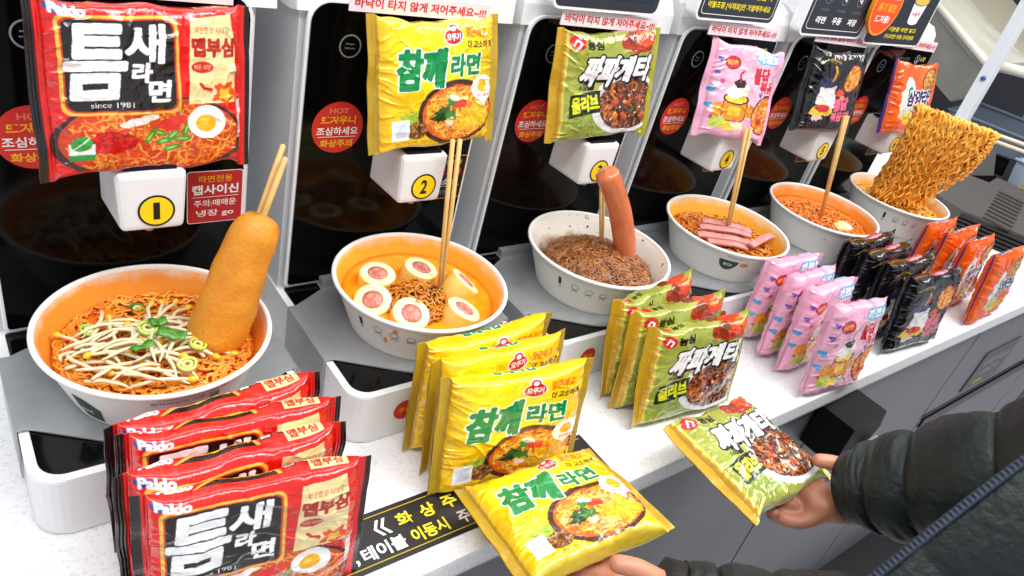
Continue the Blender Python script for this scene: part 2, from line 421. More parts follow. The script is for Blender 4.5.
def art_pink(W, H, T, res):
    A = Art(W, H + T, res, (240, 176, 204)); h = H
    A.ell(60, 60, 55, 50, (246, 192, 214), soft=.6)
    # speech oval, hearts and doodles
    A.ell(34, 98, 13, 9, (90, 20, 40)); A.ell(34, 98, 12, 8, (214, 32, 60)); A.text('HOT!', 34, 98, 16, 6, (250, 200, 60), bold=.9)
    for i, (x, y) in enumerate(((15, 82), (12, 60), (24, 72), (90, 62), (12, 40), (92, 48), (16, 100), (88, 34), (18, 24))):
        c = ((120, 90, 190), (80, 160, 210), (230, 70, 120))[i % 3]
        A.ell(x - 1.4, y, 2.4, 2.4, c); A.ell(x + 1.4, y, 2.4, 2.4, c); A.poly([(x - 3.6, y - .6), (x + 3.6, y - .6), (x, y - 5)], c)
    # plain cooking pot with cheese sauce
    A.rect(30, 72, 20, 52, (80, 36, 16), 8); A.rect(31.5, 70.5, 21.5, 50.5, (240, 140, 24), 7); A.ell(51, 51, 21, 8, (60, 30, 18)); A.ell(51, 51, 18, 6, (250, 205, 50))
    A.ell(46, 60, 12, 9, (252, 246, 236), wob=.1); A.ell(58, 64, 10, 8, (250, 240, 226), wob=.1); A.ell(52, 72, 9, 6, (40, 26, 40), wob=.1); A.stroke([(52, 74), (50, 84), (54, 88)], 3, (200, 30, 40))
    A.rect(40, 62, 28, 40, (250, 200, 40), 3); A.ell(24, 34, 8, 10, (236, 150, 30), wob=.1); A.ell(78, 36, 8, 9, (236, 150, 30), wob=.1)
    A.ell(30, 16, 16, 8, (190, 210, 80), wob=.2); A.ell(48, 13, 14, 6, (250, 210, 60), wob=.2); A.ell(64, 15, 10, 5, (230, 236, 190), wob=.2)
    # bowl
    A.ell(104, 34, 22, 28, (90, 24, 20)); A.ell(104, 34, 20, 26, (238, 120, 30)); A.noodles(104, 34, 19, 25, [(250, 170, 60), (235, 90, 30), (250, 200, 100)], 120, 1.8, 10, 5)
    A.ell(100, 24, 7, 5, (210, 40, 20), wob=.1); A.ell(108, 44, 6, 4, (250, 220, 150), wob=.1)
    # title
    A.text('까르보', 92, h - 14, 42, 13, (255, 255, 255), (96, 178, 226), 2.6, bold=1.6, rot=.04)
    A.text('불닭', 84, 86, 26, 22, (206, 30, 56), (255, 235, 240), .8, bold=2.2, rot=.05); A.text('볶음면', 104, 72, 36, 16, (206, 30, 56), (255, 235, 240), .8, bold=1.8, rot=.02)
    # top wrap
    A.text('까르보', 98, h + 14, 26, 8, (255, 255, 255), (96, 178, 226), 2., bold=1.2); A.text('불닭볶음면', 56, h + 13, 42, 9, (206, 30, 56), bold=1.4)
    A.rect(0, 7, 0, h + T, (234, 166, 196)); A.rect(W - 6, W, 0, h + T, (236, 170, 200))
    return A.final()

def art_black(W, H, T, res):
    A = Art(W, H + T, res, (13, 13, 16)); h = H
    A.ell(50, 52, 22, 20, (228, 226, 224), wob=.12); A.ell(44, 74, 20, 9, (36, 44, 90), wob=.06); A.ell(60, 40, 14, 9, (238, 236, 232), wob=.15)
    A.ell(44, 30, 24, 9, (232, 190, 30), wob=.14); A.ell(46, 33, 16, 6, (200, 36, 30), wob=.1); A.ell(36, 18, 12, 5, (220, 200, 180), wob=.2); A.stroke([(52, 78), (56, 92), (50, 100)], 4, (240, 170, 30)); A.stroke([(56, 80), (62, 90)], 3, (210, 40, 40))
    A.ell(98, 84, 18, 22, (150, 60, 20)); A.ell(98, 84, 16, 20, (236, 130, 30)); A.noodles(98, 84, 15, 19, [(250, 170, 50), (220, 90, 20), (250, 200, 90)], 100, 1.8, 9, 5)
    A.ell(80, 60, 9, 6, (230, 70, 30), wob=.15); A.ell(88, 52, 6, 4, (240, 150, 30), wob=.15)
    A.text('불닭', 88, 42, 34, 20, (232, 96, 128), bold=2.8, rot=.14); A.text('볶음면', 92, 22, 44, 15, (232, 96, 128), bold=2., rot=.1)
    A.stroke([(20, 104), (40, 112), (60, 106)], 1.2, (190, 150, 60)); A.text('매운맛', 48, 108, 26, 7, (210, 170, 70), bold=.8)
    A.ell(88, h + 12, 24, 9, (238, 160, 180), wob=.07); A.text('불닭볶음면', 88, h + 12, 38, 8, (120, 20, 40), bold=1.1); A.stroke([(14, h + 3), (34, h + 8), (60, h + 2)], 1., (200, 160, 60))
    return A.final()

def art_orange(W, H, T, res):
    A = Art(W, H + T, res, (240, 96, 20)); h = H
    A.ell(88, 100, 34, 20, (250, 130, 30), soft=.6)
    A.ell(42, 58, 17, 32, (236, 240, 240), wob=.07); A.ell(38, 84, 8, 14, (240, 244, 244), wob=.06); A.ell(44, 66, 6, 16, (40, 130, 80), wob=.1); A.ell(50, 30, 22, 13, (206, 210, 196), wob=.1)
    A.ell(94, 92, 24, 24, (150, 50, 20)); A.ell(94, 92, 21, 21, (214, 130, 60)); A.noodles(94, 92, 20, 20, [(240, 180, 100), (200, 110, 50), (120, 140, 60)], 90, 1.8, 9, 3)
    A.text('삼양라면', 80, 60, 78, 28, (24, 38, 110), (250, 250, 250), 2.0, bold=3.0, rot=.04)
    A.ell(60, 22, 26, 11, (226, 206, 60), wob=.1); A.text('SINCE 1963', 60, 22, 36, 6, (40, 90, 40), bold=.6); A.ell(98, 24, 20, 14, (226, 90, 30), wob=.1); A.noodles(98, 24, 18, 12, [(250, 190, 90), (240, 150, 60)], 50, 1.6, 8, 7)
    A.text('삼양라면', 66, h + 13, 50, 9, (24, 38, 110), (250, 250, 250), 1.4, bold=1.6)
    A.rect(0, 8, 0, h + T, (40, 34, 120)); A.rect(W - 6, W, 0, h + T, (240, 96, 20))
    return A.final()

KINDS = {
    'red': dict(f=art_red, W=150, H=125, res=1.9, back=(196, 20, 16), name='red_noodle_packet', th=27),
    'yellow': dict(f=art_yellow, W=150, H=123, res=1.8, back=(222, 196, 60), name='yellow_noodle_packet', th=27),
    'green': dict(f=art_green, W=150, H=123, res=1.6, back=(170, 178, 96), name='green_noodle_packet', th=27),
    'pink': dict(f=art_pink, W=126, H=125, res=1.4, back=(228, 186, 206), name='pink_noodle_packet', th=26),
    'black': dict(f=art_black, W=144, H=126, res=1.2, back=(60, 62, 68), name='black_noodle_packet', th=28),
    'orange': dict(f=art_orange, W=128, H=124, res=1.2, back=(226, 88, 20), name='orange_noodle_packet', th=26),
}
ARTS = {}
FILM = mat('printed_wrapper_film', rough=.20, coat=.6, attr=True, bump=(85, .28, .006), spec=.6)
FILM.node_tree.nodes['Principled BSDF'].inputs['Metallic'].default_value = .12

def pack_mesh(kind, seed, puff=1.0, crump=1.35, curl=.0, soft=False):
    K = KINDS[kind]; W, H, T = K['W'], K['H'], K['th']
    if kind not in ARTS: ARTS[kind] = K['f'](W, H, T, K['res'])
    img = ARTS[kind]; ny, nx = img.shape[:2]
    nu = nx; na = ny; nbk = 60                       # columns, art rows, back rows
    # section perimeter table (unit section H/2 x T/2, superellipse)
    ph = np.linspace(-PI / 2, 1.5 * PI, 4000); ex = .42
    yy = -T / 2 * np.sign(np.cos(ph)) * np.abs(np.cos(ph)) ** ex; zz = H / 2 * np.sign(np.sin(ph)) * np.abs(np.sin(ph)) ** ex
    s = np.concatenate([[0], np.cumsum(np.hypot(np.diff(yy), np.diff(zz)))]); L = s[-1]
    s0 = T * .45; s1 = s0 + H * 1.0 + T * .95
    sa = np.linspace(s0, s1, na); sb = np.linspace(s1, s0 + L, nbk + 2)[1:-1]
    phs = np.interp(np.concatenate([sa, sb]) % L, s, ph); nv = len(phs)
    cy = -np.sign(np.cos(phs)) * np.abs(np.cos(phs)) ** ex; cz = np.sign(np.sin(phs)) * np.abs(np.sin(phs)) ** ex
    u = np.linspace(0, W, nu); d = np.minimum(u, W - u)
    c = 9.
    t = np.clip((d - c) / 26., 0, 1); prof = np.sqrt(1 - (1 - t) ** 2)
    Tu = .7 + (T / 2 * puff - .7) * prof
    Hu = H / 2 * (1.025 - .085 * prof) 
    U, CY = np.meshgrid(u, cy); _, CZ = np.meshgrid(u, cz); D = np.minimum(U, W - U)
    Y = CY * Tu[None]; Z = CZ * Hu[None]
    side = np.sign(CY) * np.clip(np.abs(CY) * 1.4, 0, 1)
    # folds
    n1 = vnoise(U / 38 + 3, Z / 34 + 7, seed) ; n2 = vnoise(U / 15 + Z / 30, Z / 15 - U / 40, seed + 1)
    n3 = 1 - np.abs(vnoise(U / 17 + 11 + .6 * n1, Z / 21 + U / 50, seed + 2)) * 2; n4 = 1 - np.abs(vnoise(U / 9 - Z / 20, Z / 9 + 5, seed + 3)) * 2
    body = np.clip((D - c + 3) / 10, 0, 1)
    disp = crump * body * (1.9 * n1 + .7 * n2 + .9 * np.clip(n3, 0, 1) ** 3 + .45 * np.clip(n4, 0, 1) ** 2)
    fan = 1 - np.abs(vnoise(Z / 6.5 + 2 * n1, U / 45 + np.where(U < W / 2, 0, 20.3), seed + 4)) * 2
    disp += crump * 1.5 * np.exp(-((D - c) / 15) ** 2) * np.where(D > c, 1, 0) * (np.clip(fan, 0, 1) - .3)
    Y = Y + side * disp; Z = Z + crump * (.9 * n2 + 1.8 * vnoise(U / 25, Z * 0 + np.sign(CZ) * 3, seed + 5)) * np.abs(CZ) ** 3
    crimp = np.clip((c - D) / 2, 0, 1)
    Y = Y + crimp * (.22 * np.sin(U * 2 * PI / 2.0)) * 1.0 + crimp * 1.6 * vnoise(Z / 22, U / 60 + np.where(U < W / 2, 0, 9.), seed + 6)
    # ends bend
    e = np.clip((16 - D) / 16, 0, 1)
    Y = Y + e ** 2 * (4.5 * vnoise(U * 0 + np.where(U < W / 2, 1.5, 7.5), Z / 50 + 3, seed + 7) + curl * 6 * np.where(U < W / 2, 1, -1))
    X = U - W / 2 + .8 * vnoise(Z / 20, U * 0 + np.where(U < W / 2, 1, 5), seed + 8) * e
    V = np.stack([X, Y, Z], -1).reshape(-1, 3) / 1000
    idx = np.arange(nu * nv).reshape(nv, nu)
    q = []
    a = idx; b = np.roll(idx, -1, 0)
    F = np.stack([a[:, :-1], a[:, 1:], b[:, 1:], b[:, :-1]], -1).reshape(-1, 4)
    # end caps: strips joining front and back
    caps = []
    for col in (0, nu - 1):
        ring = idx[:, col]; n = len(ring)
        order = ring if col == 0 else ring[::-1]
        caps.append(order)
    me = bpy.data.meshes.new(K['name'] + '_film')
    nF = len(F); loops = np.concatenate([F.reshape(-1), caps[0][::-1] if False else caps[0], caps[1]])
    tot = np.concatenate([np.full(nF, 4), [len(caps[0])], [len(caps[1])]]); st = np.concatenate([[0], np.cumsum(tot)[:-1]])
    me.vertices.add(len(V)); me.vertices.foreach_set('co', V.reshape(-1).astype(np.float32))
    me.loops.add(len(loops)); me.loops.foreach_set('vertex_index', loops.astype(np.int32))
    me.polygons.add(len(tot)); me.polygons.foreach_set('loop_start', st.astype(np.int32)); me.polygons.foreach_set('loop_total', tot.astype(np.int32))
    me.polygons.foreach_set('use_smooth', np.ones(len(tot), bool))
    me.update(calc_edges=True); me.validate()
    colr = np.zeros((nv, nu, 4)); colr[..., 3] = 1
    colr[:na, :, :3] = img / 255; bk = np.array(K['back']) / 255
    colr[na:, :, :3] = bk
    kk = np.arange(nbk) / nbk                        # silvery seam fin and small print on the back
    if kind in ('pink', 'black', 'red', 'yellow', 'green'):
        colr[na:][(kk > .42) & (kk < .52), :, :3] = np.array([.80, .80, .80]) if kind != 'red' else np.array([.1, .08, .08])
    for (x0, x1) in ((0, .05), (.95, 1)):
        i0, i1 = int(x0 * nu), int(x1 * nu); colr[na:, i0:i1, :3] = colr[na - 1, i0:i1, :3]
    at = me.color_attributes.new('print', 'BYTE_COLOR', 'POINT'); at.data.foreach_set('color_srgb', np.clip(colr, 0, 1).reshape(-1).astype(np.float32))
    me.materials.append(FILM)
    return me

PM = {}
def pack(kind, var, loc, rot, label, group, sc=(1, 1, 1), **kw):
    sc = (sc[0] * ((.97 if kind == 'pink' else 1.065) if var in (2, 3) else 1), sc[1], sc[2])
    k = (kind, var)
    if k not in PM: PM[k] = pack_mesh(kind, 17 * var + len(kind) * 5 + 3, **kw)
    o = bpy.data.objects.new(KINDS[kind]['name'], PM[k]); COL.objects.link(o)
    o.location = loc; o.rotation_euler = rot; o.scale = sc
    return tag(o, label, 'noodle packet', group)

# ------------------------------------------------------------------ materials
M_WHITE = mat('white_plastic', (232, 233, 234), .32, spec=.45)
M_SIDE = mat('pale_grey_side_metal', (214, 217, 220), .42)
M_GLASS = mat('black_glass', (5, 5, 6), .10, spec=.13)
M_BLACKIN = mat('black_gloss_tray', (7, 7, 8), .12, spec=.4)
M_STEEL = mat('brushed_steel', (172, 175, 178), .36, metal=.4, noise=((162, 165, 168), 60, .3, .7))
M_TRIM = mat('bright_trim', (240, 242, 244), .25)
M_YEL = mat('badge_yellow', (250, 214, 20), .4); M_INK = mat('black_ink', (14, 14, 15), .45)
M_RED = mat('sticker_red', (206, 40, 30), .45); M_REDT = mat('red_print', (200, 30, 40), .5)
M_GOLD = mat('orange_yellow_print', (250, 180, 30), .5); M_WPR = mat('white_print', (250, 250, 250), .5)
M_YPR = mat('yellow_print', (246, 224, 40), .5); M_GREYP = mat('grey_print', (120, 122, 126), .5)
M_STRIP = mat('pale_strip_paper', (228, 212, 216), .5); M_SIGN = mat('sign_charcoal', (44, 47, 56), .4)
M_OR = mat('sign_orange', (240, 84, 24), .45); M_DKRED = mat('dark_red_card', (188, 28, 30), .45)
M_COUNTER = mat('white_speckled_quartz', (238, 238, 240), .34, noise=((216, 217, 222), 320, .52, .70))
M_EDGE_SHADE = mat('counter_edge_shade', (186, 187, 192), .4)
M_CAB = mat('grey_cabinet_laminate', (112, 112, 120), .42, noise=((104, 104, 112), 12, .3, .7))
M_DARK = mat('dark_gap', (20, 20, 23), .5); M_BLKP = mat('black_plastic', (16, 16, 18), .35, spec=.3)
M_WALL = mat('navy_wall', (34, 50, 84), .7); M_FLOOR = mat('pale_floor_tile', (206, 206, 208), .3, noise=((176, 176, 180), 5, .45, .7))
M_PAPER = mat('white_paper_bowl', (240, 238, 232), .5)

# ------------------------------------------------------------------ setting
YF = -.242; ZC = -.12
bm = bmesh.new(); add_box(bm, (.575, (YF + .62) / 2, ZC - .013), (3.15, .62 - YF, .026), .0025)
o = from_bm('countertop', bm, M_COUNTER); tag(o, 'long white speckled stone countertop under the cookers and packets', 'countertop')
bm = bmesh.new(); add_box(bm, (.575, YF + .006, ZC - .0275), (3.15, .010, .0025), .0005)
tag(from_bm('edge_shade_band', bm, M_EDGE_SHADE, o), 'grey band of painted shade under the front edge')  # grey strip: shade of the counter edge put into the colour
bm = bmesh.new(); add_box(bm, (1.5, .8, -.93), (12, 9, .05)); tag(from_bm('floor', bm, M_FLOOR), kind='structure')
bm = bmesh.new(); add_box(bm, (2.5, 2.6, .6), (9, .06, 3.2)); tag(from_bm('wall_back', bm, M_WALL), kind='structure')
bm = bmesh.new(); add_box(bm, (6.0, .5, .6), (.06, 6, 3.2)); tag(from_bm('wall_right', bm, mat('dim_wall', (70, 72, 78), .7)), kind='structure')
# cabinets under the counter
XS = [-.72, -.22, .30, .817, 1.335, 1.94, 2.14]
for i, (a, b) in enumerate(zip(XS, XS[1:])):
    left = ('at the far left under the corn dog bowl', 'under the red packets', 'under the yellow packets', 'under the green packets with a black card reader',
            'with the dark handle groove and grey notice plate', 'at the far right end of the counter')[i]
    t = thing('base_cabinet', 'grey laminate base cabinet ' + left, 'cabinet', ((a + b) / 2, -.21, -.9), 'grey base cabinets in a row')
    w = b - a
    box('carcass', (0, .16, .380), (w - .001, .32, .735), M_DARK, t)
    hz = .9 - .392
    if i >= 4:
        box('drawer_front', (0, -.012, (hz + .735) / 2 + .009), (w - .006, .018, .735 - hz - .02), M_CAB, t, .001)
        d = box('door', (0, -.012, (hz + .02) / 2), (w - .006, .018, hz - .02), M_CAB, t, .001)
        box('handle_groove', (0, -.0225, hz - .006), (w - .03, .005, .024), M_BLKP, d)
    else:
        box('door', (0, -.012, .385), (w - .006, .018, .735), M_CAB, t, .001)
    box('plinth', (0, .02, .003), (w - .001, .26, .07 - .03), M_DARK, t)
M_LG = mat('light_grey_print', (168, 168, 172), .5)
# notice plate on the right cabinet
t = thing('notice_plate', 'dark grey notice plate with pale lettering on the drawer front', 'sign', (1.565, -.2325, -.305))
box('plate', (0, 0, 0), (.175, .003, .105), mat('plate_grey', (66, 66, 70), .4), t, .001)
D = Deco(lambda x, z, k: (x, -.0018 - .0003 * k, z)); D.text('음식물 투입금지', 0, .02, .13, .02, M_LG, 1); D.text('사용금지', -.01, -.008, .09, .018, M_LG, 1); D.text('주의', -.03, -.035, .04, .014, M_YPR, 1); D.build('lettering', t)
# black card reader under counter edge
t = thing('card_reader', 'black box device hanging under the counter edge behind the held green packet', 'card reader', (.83, -.262, -.19))
bm = bmesh.new(); extrude_poly(bm, [(-.047, .038), (.033, .045), (.046, .012), (.026, -.028), (-.02, -.05), (-.047, -.03)], 'y', -.028, .028, .002); from_bm('housing', bm, mat('reader_black', (8, 8, 9), .5, spec=.15), t)
bm = bmesh.new(); add_box(bm, (.036, -.03, -.03), (.03, .004, .05), .002, mtx=None); from_bm('face_plate', bm, mat('silver_face', (150, 152, 156), .3, metal=.5), t)
box('plug', (.045, -.042, -.02), (.02, .02, .012), M_BLKP, t, .002)
for k in range(3): box('button', (.03, -.033, -.05 + .008 * k), (.016, .003, .004), M_BLKP, t)

# counter warning strip
t = thing('counter_notice_strip', 'long black warning strip with yellow and white Korean writing stuck on the countertop', 'sign', (.15, -.1945, ZC + .0002))
box('film', (0, 0, .0004), (.46, .055, .0008), mat('strip_black', (28, 28, 30), .4), t)
D = Deco(lambda x, z, k: (x, z, .0009 + .0001 * k))
for z in (.0225, -.0225): D.line(-.225, z, .225, z, .0009, mat('gold_line', (200, 170, 40), .5), 1)
def chev(x, z, s, m):
    for q in (0, 1): 
        xx = x + q * s * .75; D.poly([(xx, z), (xx + s * .6, z + s), (xx + s * .95, z + s), (xx + s * .35, z)], m, 1); D.poly([(xx, z), (xx + s * .35, z), (xx + s * .95, z - s), (xx + s * .6, z - s)], m, 1)
chev(-.026, .0085, .0085, M_WPR)
for i, ch in enumerate('화상주의'): D.text(ch, .002 + .0235 * i + .002, .0085, .015, .0145, M_YPR, 1, .03)
D.text('테이블', -.026, -.0115, .041, .0145, M_WPR, 1, .03); D.text(',', -.052, -.016, .003, .006, M_WPR, 1, .03)
D.text('이동시', .019, -.0115, .036, .0145, M_YPR, 1, .03); D.text('주의하세요', .080, -.0115, .062, .0145, M_WPR, 1, .03); D.text('뜨거우니', -.10, -.0115, .06, .0145, M_WPR, 1, .03)
D.build('lettering', t)

# ------------------------------------------------------------------ cookers
PITCH = .2561
def build_cooker(i, parent):
    t = parent
    # white base with black inner tray
    bm = bmesh.new(); extrude_poly(bm, rrect(-.110, .108, -.090, .30, [.022, .022, .004, .004]), 'z', ZC + .001, -.060, .003)
    base = from_bm('base_housing', bm, M_WHITE, t, False)
    bm = bmesh.new(); extrude_poly(bm, rrect(-.103, .101, -.083, .098, [.017, .017, .003, .003]), 'z', -.0625, -.0592); from_bm('drain_tray', bm, M_BLACKIN, base)
    # steel hob cover: top plate bulging round the bowl, folded sides
    arc = [(.084 * math.cos(a), .084 * math.sin(a)) for a in np.linspace(math.radians(238), math.radians(302), 14)]
    out = [(-.104, .062), (-.104, -.030)] + arc + [(.102, -.030), (.102, .062), (.066, .082), (.066, .097), (-.066, .097), (-.066, .082)]
    bm = bmesh.new(); extrude_poly(bm, out, 'z', -.0585, -.0565, .0006)
    add_box(bm, (-.1115, .016, -.083), (.0016, .092, .050)); add_box(bm, (.1095, .016, -.083), (.0016, .092, .050))
    add_box(bm, (-.108, .016, -.0573), (.0085, .092, .0016)); add_box(bm, (.106, .016, -.0573), (.0085, .092, .0016))
    add_box(bm, (0, .0905, -.052), (.13, .012, .010), .001)
    from_bm('steel_hob_plate', bm, M_STEEL, t)
    # tower
    bm = bmesh.new(); extrude_poly(bm, [(.104, ZC + .001), (.099, .24), (.102, .262), (.112, .274), (.130, .279), (.30, .262), (.30, ZC + .001)], 'x', -.1075, .1055, .001)
    from_bm('tower_housing', bm, M_SIDE, t)
    bm = bmesh.new(); prof = [(.094, .236), (.096, .258), (.104, .272), (.120, .281), (.145, .284)] + ([(.31, .264), (.31, .23)] if i < 5 else [(.15, .25)]) + [(.11, .232)]
    extrude_poly(bm, prof, 'x', -.112, .122 if i < 5 else .086, .001)
    hood = from_bm('hood', bm, M_WHITE, t)
    # flared white cheeks below the hood
    # glass panel, slightly leaning
    bm = bmesh.new(); extrude_poly(bm, rrect(-.103, .101, -.056, .248, [.004, .004, .02, .02]), 'y', 0, .004)
    tr = from_bm('panel_trim', bm, M_TRIM, t); tr.location = (0, .0945, 0); tr.rotation_euler = (math.radians(1.0), 0, 0)
    bm = bmesh.new(); extrude_poly(bm, rrect(-.100, .098, -.053, .2455, [.003, .003, .018, .018]), 'y', -.0014, .0005)
    gl = from_bm('black_glass_panel', bm, M_GLASS, tr)
    # glass prints
    D = Deco(lambda x, z, k: (x, -.0015 - .0002 * k, z))
    D.ring(-.061, .208, .0095, .011, M_GREYP, 1); D.text('Magic', -.061, .210, .009, .002, M_GREYP, 1); D.text('Melody', -.061, .206, .010, .002, M_GREYP, 1)
    D.build('touch_ring', gl); D = Deco(D.f)
    D.text('HAPPY COOK', -.0, .222, .05, .005, M_GREYP, 1)
    D.ring(.052, .222, .0065, .0075, M_WPR, 1); D.text(str(min(2, i + 1)), .052, .222, .005, .008, M_WPR, 1); D.text('시작', .072, .222, .019, .009, M_YPR, 1, .02); D.build('start_label', gl); D = Deco(D.f)
    D.ring(.066, .198, .006, .0068, M_WPR, 1); D.text('>', .066, .198, .004, .005, M_WPR, 1)
    D.build('arrow_ring', gl); D = Deco(D.f)
    if i == 0:
        for a, b, c, d in ((.076, .188, .094, .188), (.094, .188, .094, .160), (.094, .160, .076, .160)): D.line(a, b, c, d, .0022, M_GOLD, 1)
        D.ring(.083, .174, .005, .0058, M_WPR, 1); D.build('orange_frame_print', gl)
    # hot surface sticker
    D = Deco(lambda x, z, k: (x, -.0016 - .0002 * k, z))
    sx, sz = -.064, .128; D.ell(sx, sz, .0265, .0265, M_RED, 1)
    s = D.build('hot_surface_sticker', gl)
    D = Deco(lambda x, z, k: (x, -.0018 - .0002 * k, z))
    D.text('HOT', sx, sz + .0175, .020, .0055, mat('pale_red', (232, 120, 100), .5), 1, .03); D.text('뜨거우니', sx, sz + .008, .036, .0085, M_GOLD, 1, .03); D.text('조심하세요', sx, sz - .0035, .043, .0085, M_WPR, 1, .02)
    D.line(sx - .02, sz - .0095, sx + .02, sz - .0095, .0006, M_WPR, 1); D.text('화상주의', sx, sz - .0165, .034, .008, M_GOLD, 1, .03)
    D.build('sticker_lettering', s)
    # card beside the dispenser
    D = Deco(lambda x, z, k: (x, -.0016 - .0002 * k, z)); cm = M_DKRED if i == 0 else M_INK
    D.rect(.048, .098, .036, .090, M_WPR if i == 0 else M_GOLD, 1, .003); D.rect(.0487, .0973, .0367, .0893, cm, 2, .0025)
    if i == 0:
        D.text('라면전용', .073, .082, .030, .007, M_GOLD, 3, .01); D.text('캡사이신', .073, .071, .042, .010, M_WPR, 3, .03); D.line(.052, .0635, .094, .0635, .0005, M_WPR, 3)
        D.text('주의:매매운', .073, .057, .038, .007, M_WPR, 3, .01); D.text('냉장 go', .073, .046, .034, .008, M_WPR, 3, .01)
    else:
        D.text('라면전용', .078, .082, .028, .006, M_GOLD, 3, .01); D.text(('참기름', '볶음탕', '치즈분말', '콩가루', '고추씨')[i - 1], .078, .070, .032, .009, M_REDT, 3, .03)
        D.text('소스', .080, .058, .02, .007, M_STRIP, 3, .02); D.line(.054, .052, .094, .052, .0008, mat('mint_line', (120, 200, 190), .5), 3); D.text('냉장go', .078, .044, .028, .006, M_GREYP, 3, .01)
    D.build('seasoning_card', gl)
    # water dispenser box
    Z0, Z1 = .068, .121
    bm = bmesh.new()
    v = add_box(bm, (.006, .066, (Z0 + Z1) / 2), (.054, .062, Z1 - Z0), .006, 3)
    for q in v:
        if q.co.y < .06: 
            f = (q.co.z - Z0) / (Z1 - Z0); q.co.x = .006 + (q.co.x - .006) * (.9 + .1 * f)
            q.co.z += -.004 * (1 - f) if False else 0
    db = from_bm('water_dispenser', bm, M_WHITE, t, True)
    db.data.polygons.foreach_set('use_smooth', [False] * len(db.data.polygons))
    box('slot_cover', (.006, .062, Z1 + .001), (.040, .046, .004), M_BLKP, db, .0015)
    bm = bmesh.new(); lathe(bm, [(0, -.008), (.0035, -.007), (.004, .002), (0, .002)], 20, (.006, .05, Z0)); from_bm('nozzle', bm, mat('steel_nozzle', (190, 190, 186), .3, metal=.5), db, True)
    D = Deco(lambda x, z, k: (x, .0348 - .0002 * k, z)); bx, bz = .0085, Z0 + .0185
    D.ell(bx, bz, .0142, .0142, M_INK, 1); D.ell(bx, bz, .0125, .0125, M_YEL, 2)
    n = ('1', '2', '2', '4', '5', '6')[i]
    if i == 2: n = '3'
    D.text(n, bx, bz, .0075 if n != '1' else .005, .0155, M_INK, 3, .03); D.build('number_badge', db)
    # round red sticker on the base front
    D = Deco(lambda x, z, k: (x, -.0902 - .0002 * k, z)); D.ell(-.052, -.088, .012, .012, M_RED, 1); D.text('주의', -.052, -.088, .014, .007, M_GOLD, 2, .02); D.build('base_sticker', base)
    # strip above the glass
    s = box('notice_strip', (0, 0, 0), (.150, .0012, .0165), M_STRIP, hood); s.location = (.004 - .002 * i, .0765, .2505); s.rotation_euler = (-.05, math.radians(.6 + .3 * i), 0)
    D = Deco(lambda x, z, k: (x, -.0008 - .0002 * k, z)); D.text('바닥이 타지 않게 저어주세요~!!!', 0, 0, .140, .0088, M_REDT, 1, .02); D.build('strip_lettering', s)

ORD = ('leftmost', 'second', 'third', 'fourth', 'fifth', 'rightmost')
HAS = ('badge 1', 'behind the egg roll bowl', 'behind the brown noodle bowl', 'badge 4, pink packet on it', 'black packet on it', 'behind the lifted noodles')
for i in range(6):
    t = thing('ramen_cooker', f'white ramen cooker with black glass panel, {ORD[i]} of six, {HAS[i]}', 'ramen cooker', (i * PITCH - (-.002, .003, .014, .022, .032, .052)[i], 0, 0), 'ramen cookers in a row')
    build_cooker(i, t)

